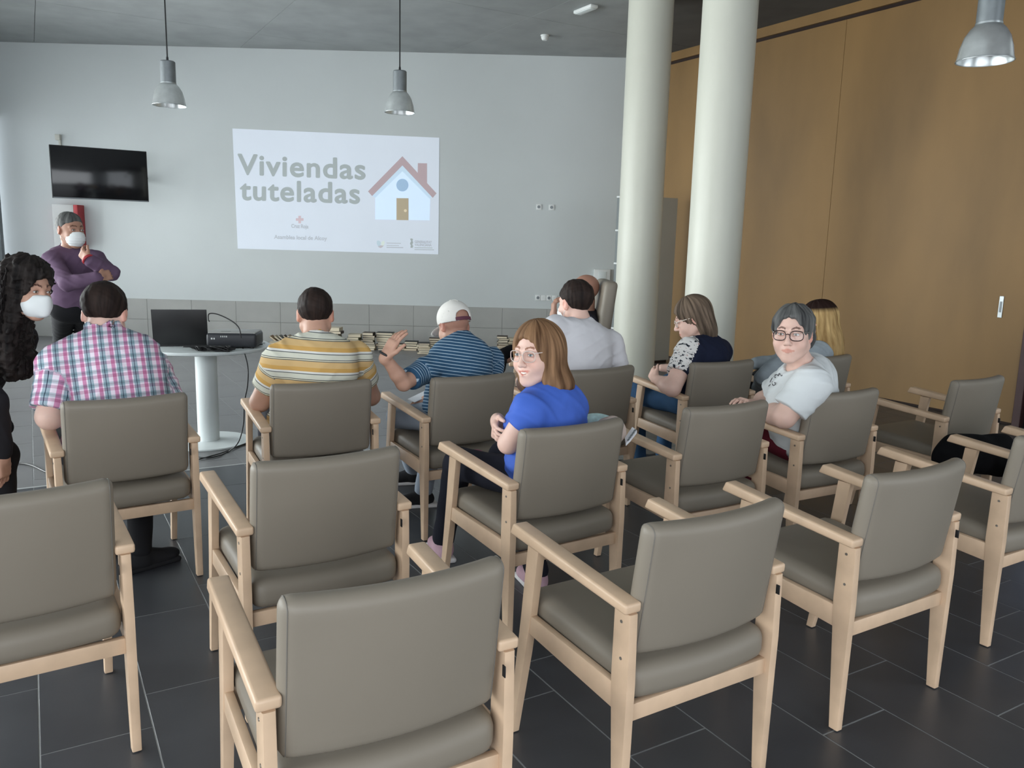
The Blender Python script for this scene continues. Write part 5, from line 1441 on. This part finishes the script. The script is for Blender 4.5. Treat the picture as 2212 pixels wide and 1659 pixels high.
F.par([o for o in bpy.data.objects if o.name.startswith('watch_strap') and o.parent is None][0])

# woman in the navy top
def navy_patch(F, P, q, u, v):
    S, E = V3(F.SL), V3(F.EL_); ax = (E - S); L_ = np.linalg.norm(ax); ax = ax / L_
    w = P - S; t = w @ ax; rad = w - t[:, None] * ax; out = (rad @ V3(-F.r * .35 + F.f * .4 + Vector((0, 0, 1)).normalized() * .9))
    return np.where((t > -.12) & (t < L_ * .66) & (out > .012) & (np.linalg.norm(rad, axis=1) < .12), 1.0, 0.0)
_mk = make_person
EL_J = W(1452, 838, 4.90)
Fig.EL_ = EL_J
F = make_person('woman in navy top with floral shoulder and glasses, head bowed in profile',
    CL('J', 0, .20, .60), W(1524, 742, 5.18), 50, W(1497, 688, 5.20), 78, 22, 0, 1.12, bulk=1.22, armb=1.35, neckb=.95, bust=1,
    EL=EL_J, WL=W(1416, 818, 5.12), ER=CL('J', .22, .35, .74), WR=CL('J', -.02, .55, .74), handL=dict(d=(-.1, .6, .2), n=(.8, .3, -.2), side=-1, curl=.6),
    skin=SK_L, female=True, tintk=dict(brow=(.35, .28, .25)), shirt=cloth_pat('navy_floral_cloth', floral), sleeve=.60, collar='wide', wr=.0075, wseed=6.0, patf=navy_patch,
    eyesk=dict(look=(0, -.002)), trousers=TR_JEAN, KL=CL('J', -.20, .60, .57), KR=CL('J', .12, .62, .60), AL=CL('J', -.14, .60, .10), AR=CL('J', .12, .66, .10), thigh=1.25, shoes=dict(m=SH_BLK, sole=SH_BLK))
hair(F, 'half', H_ASH, seed=4.0, length=.165, res=.005)
glasses(F, mat('pale_frame', (0.70, 0.62, 0.55), 0.3, noise=(9, .04)), w=.048, h=.036, r=.0022)

# woman in the white T-shirt
def tee_print(F, P, q, u, v): return np.zeros(len(P))
F = make_person('grey-haired woman in white T-shirt and dark glasses turning towards the camera',
    CL('L', .0, .20, .60), W(1738, 796, 4.12), 62, W(1712, 722, 4.04), 151, 0, 2, 1.14, bulk=1.30, armb=1.45, neckb=1.1, jaw=1.14, bust=1, belly=1.05,
    SL=W(1752, 832, 3.93), SR=W(1722, 812, 4.36), EL=W(1694, 900, 3.92), WL=W(1636, 884, 4.22), ER=W(1660, 862, 4.52), WR=W(1628, 874, 4.40),
    handL=dict(d=W(1596, 876, 4.34) - W(1636, 884, 4.22), n=(0, 0, -1), side=1, curl=.45), handR=dict(d=W(1596, 858, 4.34) - W(1628, 872, 4.40), n=(0.1, .1, -1), side=-1, curl=.5),
    skin=SK_L, female=True, tintk=dict(brow=(.28, .24, .23), lips=(.86, .62, .58), blush=.25), res=.0042, eyesk=dict(look=(.001, 0)),
    shirt=plain('white_tee', (0.66, 0.69, 0.70), .85, .02), sleeve=.78, wr=.0085, wseed=7.0, sres=.007,
    trousers=TR_WINE, KL=CL('L', -.16, .60, .60), KR=CL('L', .14, .62, .60), AL=CL('L', -.12, .64, .10), AR=CL('L', .12, .66, .10), thigh=1.25, shoes=dict(m=SH_BLK, sole=SH_BLK))
hair(F, 'grey', H_GRY, seed=5.0, res=.0045, nfreq=14, amp=.003)
glasses(F, mat('dark_frame', (0.035, 0.015, 0.015), 0.3, noise=(9, .04)), w=.053, h=.042, r=.0020, m_temple=M['screw'], y0=.106)
TEE = F
def on_surface(o, u, v, lift=.002):
    d = ray(u, v).normalized(); h, loc, nor, _ = o.ray_cast(O_, d)
    return loc + nor * lift if h else None
pr = None
INK = mat('grey_ink', (0.10, 0.10, 0.11), .8, noise=(30, .1))
for st in ([(1674, 811), (1678, 809), (1682, 812), (1684, 807), (1688, 812), (1690, 810)], [(1664, 826), (1668, 818), (1673, 814), (1676, 816)], [(1661, 834), (1664, 831), (1669, 825), (1674, 826), (1675, 831), (1671, 833), (1669, 829)]):
    pts = [on_surface(F.shirt, *p) for p in st]; pts = [p for p in pts if p is not None]
    if len(pts) > 2:
        pr = tube('shirt_print', spline(pts, 4), .0022, INK, F.shirt, 5)
# blonde woman
F = make_person('long-haired blonde woman in grey denim jacket, seen from behind near the oak wall',
    CL('Q', 0, .22, .60), W(1780, 756, 5.56), 52, W(1764, 693, 5.60), 66, 6, 0, 1.08, bulk=1.0, armb=1.15, neckb=.9,
    SL=W(1704, 768, 5.42), EL=W(1652, 815, 5.30), WL=W(1640, 838, 5.55), ER=CL('Q', .2, .4, .76), WR=CL('Q', -.05, .55, .74),
    skin=SK_L, female=True, shirt=plain('grey_denim', (0.30, 0.34, 0.37), .9, .14), long_sleeve=True, wr=.0085, wseed=8.0,
    trousers=TR_BLK, KL=CL('Q', -.14, .60, .60), KR=CL('Q', .12, .62, .60), AL=CL('Q', -.12, .64, .10), AR=CL('Q', .12, .66, .10), shoes=dict(m=SH_BLK, sole=SH_BLK))
hair(F, 'long', H_BLD, seed=6.0, length=.235, res=.005)

# standing man
F = make_person('standing man in purple shirt and white mask, one hand at his chin',
    W(164, 664, 6.35), W(152, 540, 6.36), 222, W(152, 497, 6.30), 240, 4, 0, 1.10, bulk=1.0, armb=1.1,
    SL=W(206, 562, 6.36), SR=W(112, 562, 6.22), EL=W(240, 590, 6.16), WL=W(192, 562, 6.02), ER=W(146, 612, 6.0), WR=W(214, 600, 6.02),
    handL=dict(d=W(164, 534, 6.06) - W(192, 562, 6.02), n=(-.2, .5, .3), side=-1, curl=.75, thumb=.9), handR=dict(d=W(240, 592, 6.1) - W(214, 600, 6.02), n=(0, .9, .1), side=1, curl=.5),
    skin=SK_T, tintk=dict(), eyesk=dict(), shirt=plain('purple_shirt', (0.125, 0.078, 0.130)), long_sleeve=True, collar='polo', wr=.0075, wseed=9.0, hem=.04,
    trousers=TR_BLK, KL=WZ(186, 850, 0) + Vector((0, 0, .5)), KR=WZ(140, 850, 0) + Vector((0, 0, .5)), AL=WZ(186, 850, 0) + Vector((0, 0, .1)), AR=WZ(140, 850, 0) + Vector((0, 0, .1)), shoes=dict(m=SH_BLK, sole=SH_BLK, d=(.7, -.6, 0)))
hair(F, 'crop', H_GRY, seed=7.0)
mask_on(F, MASKW)
dv = (W(164, 534, 6.06) - W(192, 562, 6.02)).normalized()
pv = dv.orthogonal().normalized()
wb_ = tube('wristband', [W(190, 560, 6.02) + (Matrix.Rotation(a * math.pi / 8, 3, dv) @ (pv * .036)) for a in range(16)], .010, M['red'], None, 6, closed=True); F.par(wb_)

# leaning woman with long curls
F = make_person('leaning woman with long black curls, white mask and dark clothes at the left edge',
    W(-130, 830, 3.85), W(30, 712, 3.62), 215, W(60, 626, 3.56), 248, 8, -4, 1.02, bulk=.95, armb=.95, neckb=.85,
    SL=W(30, 760, 3.80), SR=W(-70, 770, 3.50), EL=W(-40, 850, 3.9), WL=W(10, 930, 3.9), ER=W(-12, 870, 3.35), WR=W(5, 985, 3.4),
    handR=dict(d=(0, 0, -1), n=(-1, 0, 0), side=1, curl=.4),
    skin=SK_M, female=True, eyesk=dict(), tintk=dict(brow=(.15, .1, .1)), shirt=plain('black_top', (0.016, 0.015, 0.018)), long_sleeve=True, wr=.0085, wseed=10.0,
    trousers=TR_BLK, KL=W(-60, 960, 3.75), KR=W(-2, 985, 3.5), AL=WZ(-70, 1200, .1), AR=WZ(10, 1225, .1), thigh=1.15, shoes=dict(m=SH_BLK, sole=SH_BLK, d=(.6, -.4, 0)))
hair(F, 'curly', H_BLK, seed=8.0, res=.006)
mask_on(F, MASKW, kn=True)
CURLY = F
# loose ringlets
rnd = random.Random(5); bm = bmesh.new(); Rm = Matrix(F.hR.tolist())
for k in range(90):
    a = rnd.uniform(-.9, 1.9); r_ = rnd.uniform(.095, .13); z0 = rnd.uniform(-.10, .10); ln = rnd.uniform(.16, .40)
    if abs(a) > 2.0 and z0 < .09: a *= .75
    pts = []
    for i in range(22):
        t = i / 21; z = z0 - ln * t; am = .006 + .004 * math.sin(k); w_ = am * math.sin(t * ln * 120 + k * 1.7) + .02 * t * math.sin(k * 3.1); w2 = am * math.cos(t * ln * 120 + k * 1.7)
        pts.append(F.hc + Rm @ (Vector((math.sin(a) * (r_ + w_), -math.cos(a) * (r_ + w_) * .9 - .02, z + w2 * .4)) ) + Vector((0, 0, -.0)))
    add_tube(bm, pts, .0042, 4, taper=lambda t: 1 - .6 * t)
o = from_bm('loose_curls', bm, None, mat('curl_black', (.008, .006, .006), .75, spec=.1, noise=(20, .2)), 60); F.par(o); tag(o, kind='stuff')

# ================================================================ THINGS HELD OR LEFT ON THE SEATS
# tall chair of the bald man
tc = empty('high_backed_chair', (.40, 6.05, 0), math.radians(92)); tag(tc, 'high-backed taupe leatherette chair standing against the round column', 'chair')
def lean_box(name, x0, x1, y0, y1, z0, z1, sh_, m, bev):
    bm = bmesh.new(); add_hexa(bm, [(x0, y0, z0), (x1, y0, z0), (x1, y1, z0), (x0, y1, z0), (x0, y0 - sh_, z1), (x1, y0 - sh_, z1), (x1, y1 - sh_, z1), (x0, y1 - sh_, z1)], bev, 4); return from_bm(name, bm, tc, m, 40)
lean_box('backrest', -.27, .27, -.23, -.135, .42, 1.30, .10, M['vinyl'], .035)
box('seat', -.27, .27, -.14, .42, .40, .49, M['vinyl'], tc, .03, 3)
for s in (-1, 1):
    for y in (-.17, .36): box('leg', s * .27 - .02, s * .27 + .02, y - .02, y + .02, 0, .58 if y > 0 else .60, M['beech'], tc, .005)
    box('armrest', s * .27 - .03, s * .27 + .03, -.18, .42, .60, .635, M['beech'], tc, .012, 3)
# sheet of paper on the cap wearer's lap
def sheet(name, pts, th, m, lab, cat, bev=0.0):
    bm = bmesh.new(); lo = [bm.verts.new(Vector(p) - Vector((0, 0, th))) for p in pts]; hi = [bm.verts.new(p) for p in pts]; n = len(pts)
    bm.faces.new(hi); bm.faces.new(list(reversed(lo)))
    for k in range(n): bm.faces.new((lo[k], lo[(k+1) % n], hi[(k+1) % n], hi[k]))
    o = from_bm(name, bm, None, m, 0); return tag(o, lab, cat) if lab else o
PAPER = mat('white_paper', (0.72, 0.73, 0.76), 0.7, noise=(4, 0.02))
sheet('paper', [W(880, 862, 4.50), W(896, 868, 4.42), W(936, 850, 4.55), W(930, 838, 4.70)], .004, PAPER, 'white paper pad held on the lap of the man in the white cap', 'paper')
# soft things on the free seat behind the blue blouse
def lump(name, c, r, m, lab, cat, tilt=0, wrk=.006):
    s_ = Shape(); Rr = np.array(Matrix.Rotation(tilt, 3, 'Z'), F32); s_.add(f_ell(c, r, Rr), 0); s_.disp = lambda P: (wob(P, 40, 2) * wrk + wob(P, 90, 1) * wrk * .4).astype(F32)
    lo, hi = bounds([c], max(r) + .05); o = sdf_object(name, s_, lo, hi, .006, m); return tag(o, lab, cat)
mint = mat('mint_fabric', (0.42, 0.58, 0.58), .8, noise=(40, .22), bump=(80, .3, .003))
lump('mint_cloth', W(1290, 925, 3.60), (.085, .07, .07), mint, 'pale mint patterned cloth lying beyond the blue-bloused woman', 'cloth')
lump('beige_pouch', W(1318, 930, 3.46), (.070, .05, .065), mat('beige_fabric', (0.50, 0.40, 0.35), .8, noise=(20, .1)), 'beige soft pouch beside the mint cloth', 'pouch')
nw = sheet('folded_newspaper', [W(1352, 958, 3.42), W(1350, 945, 3.45), W(1366, 922, 3.50), W(1376, 930, 3.47), W(1362, 948, 3.43)], .012, PAPER, 'folded printed leaflet over the armrest beside the blue-bloused woman', 'leaflet')
for k in range(5):
    a, b = W(1355 + k * 3.4, 953 - k * 5, 3.415 + k * .012), W(1359 + k * 3.4, 949 - k * 5, 3.417 + k * .012)
    tube('print_mark', [a + Vector((0, -.004, .003)), b + Vector((0, -.004, .003))], .004, M['alu_dark'], nw, 4)
# black bag by the right-hand chairs
s_ = Shape(); c = W(2100, 985, 4.22)
s_.add(f_ell(W(2062, 990, 4.18), (.11, .09, .125)), .03).add(f_cone(W(2070, 968, 4.2), W(2165, 962, 4.34), .075, .060), .05).add(f_cone(W(2110, 985, 4.2), W(2160, 1000, 4.30), .09, .075), .05)
s_.cut(f_plane(W(2100, 940, 4.2), (0, 0, 1)), .012); s_.disp = lambda P: (wob(P, 22, 3) * .008).astype(F32)
lo, hi = bounds([W(2062, 990, 4.18), W(2165, 970, 4.32)], .22)
tag(sdf_object('black_bag', s_, lo, hi, .009, M['black_cloth']), 'slouched black cloth bag hanging low behind the chair nearest the oak wall', 'bag')
# pink purse between the seats
lump('pink_purse', W(1030, 985, 3.75), (.045, .035, .03), mat('pink_leather', (0.28, 0.05, 0.12), .6, noise=(20, .1)), 'small dark pink purse on the seat left of the blue-bloused woman', 'purse')
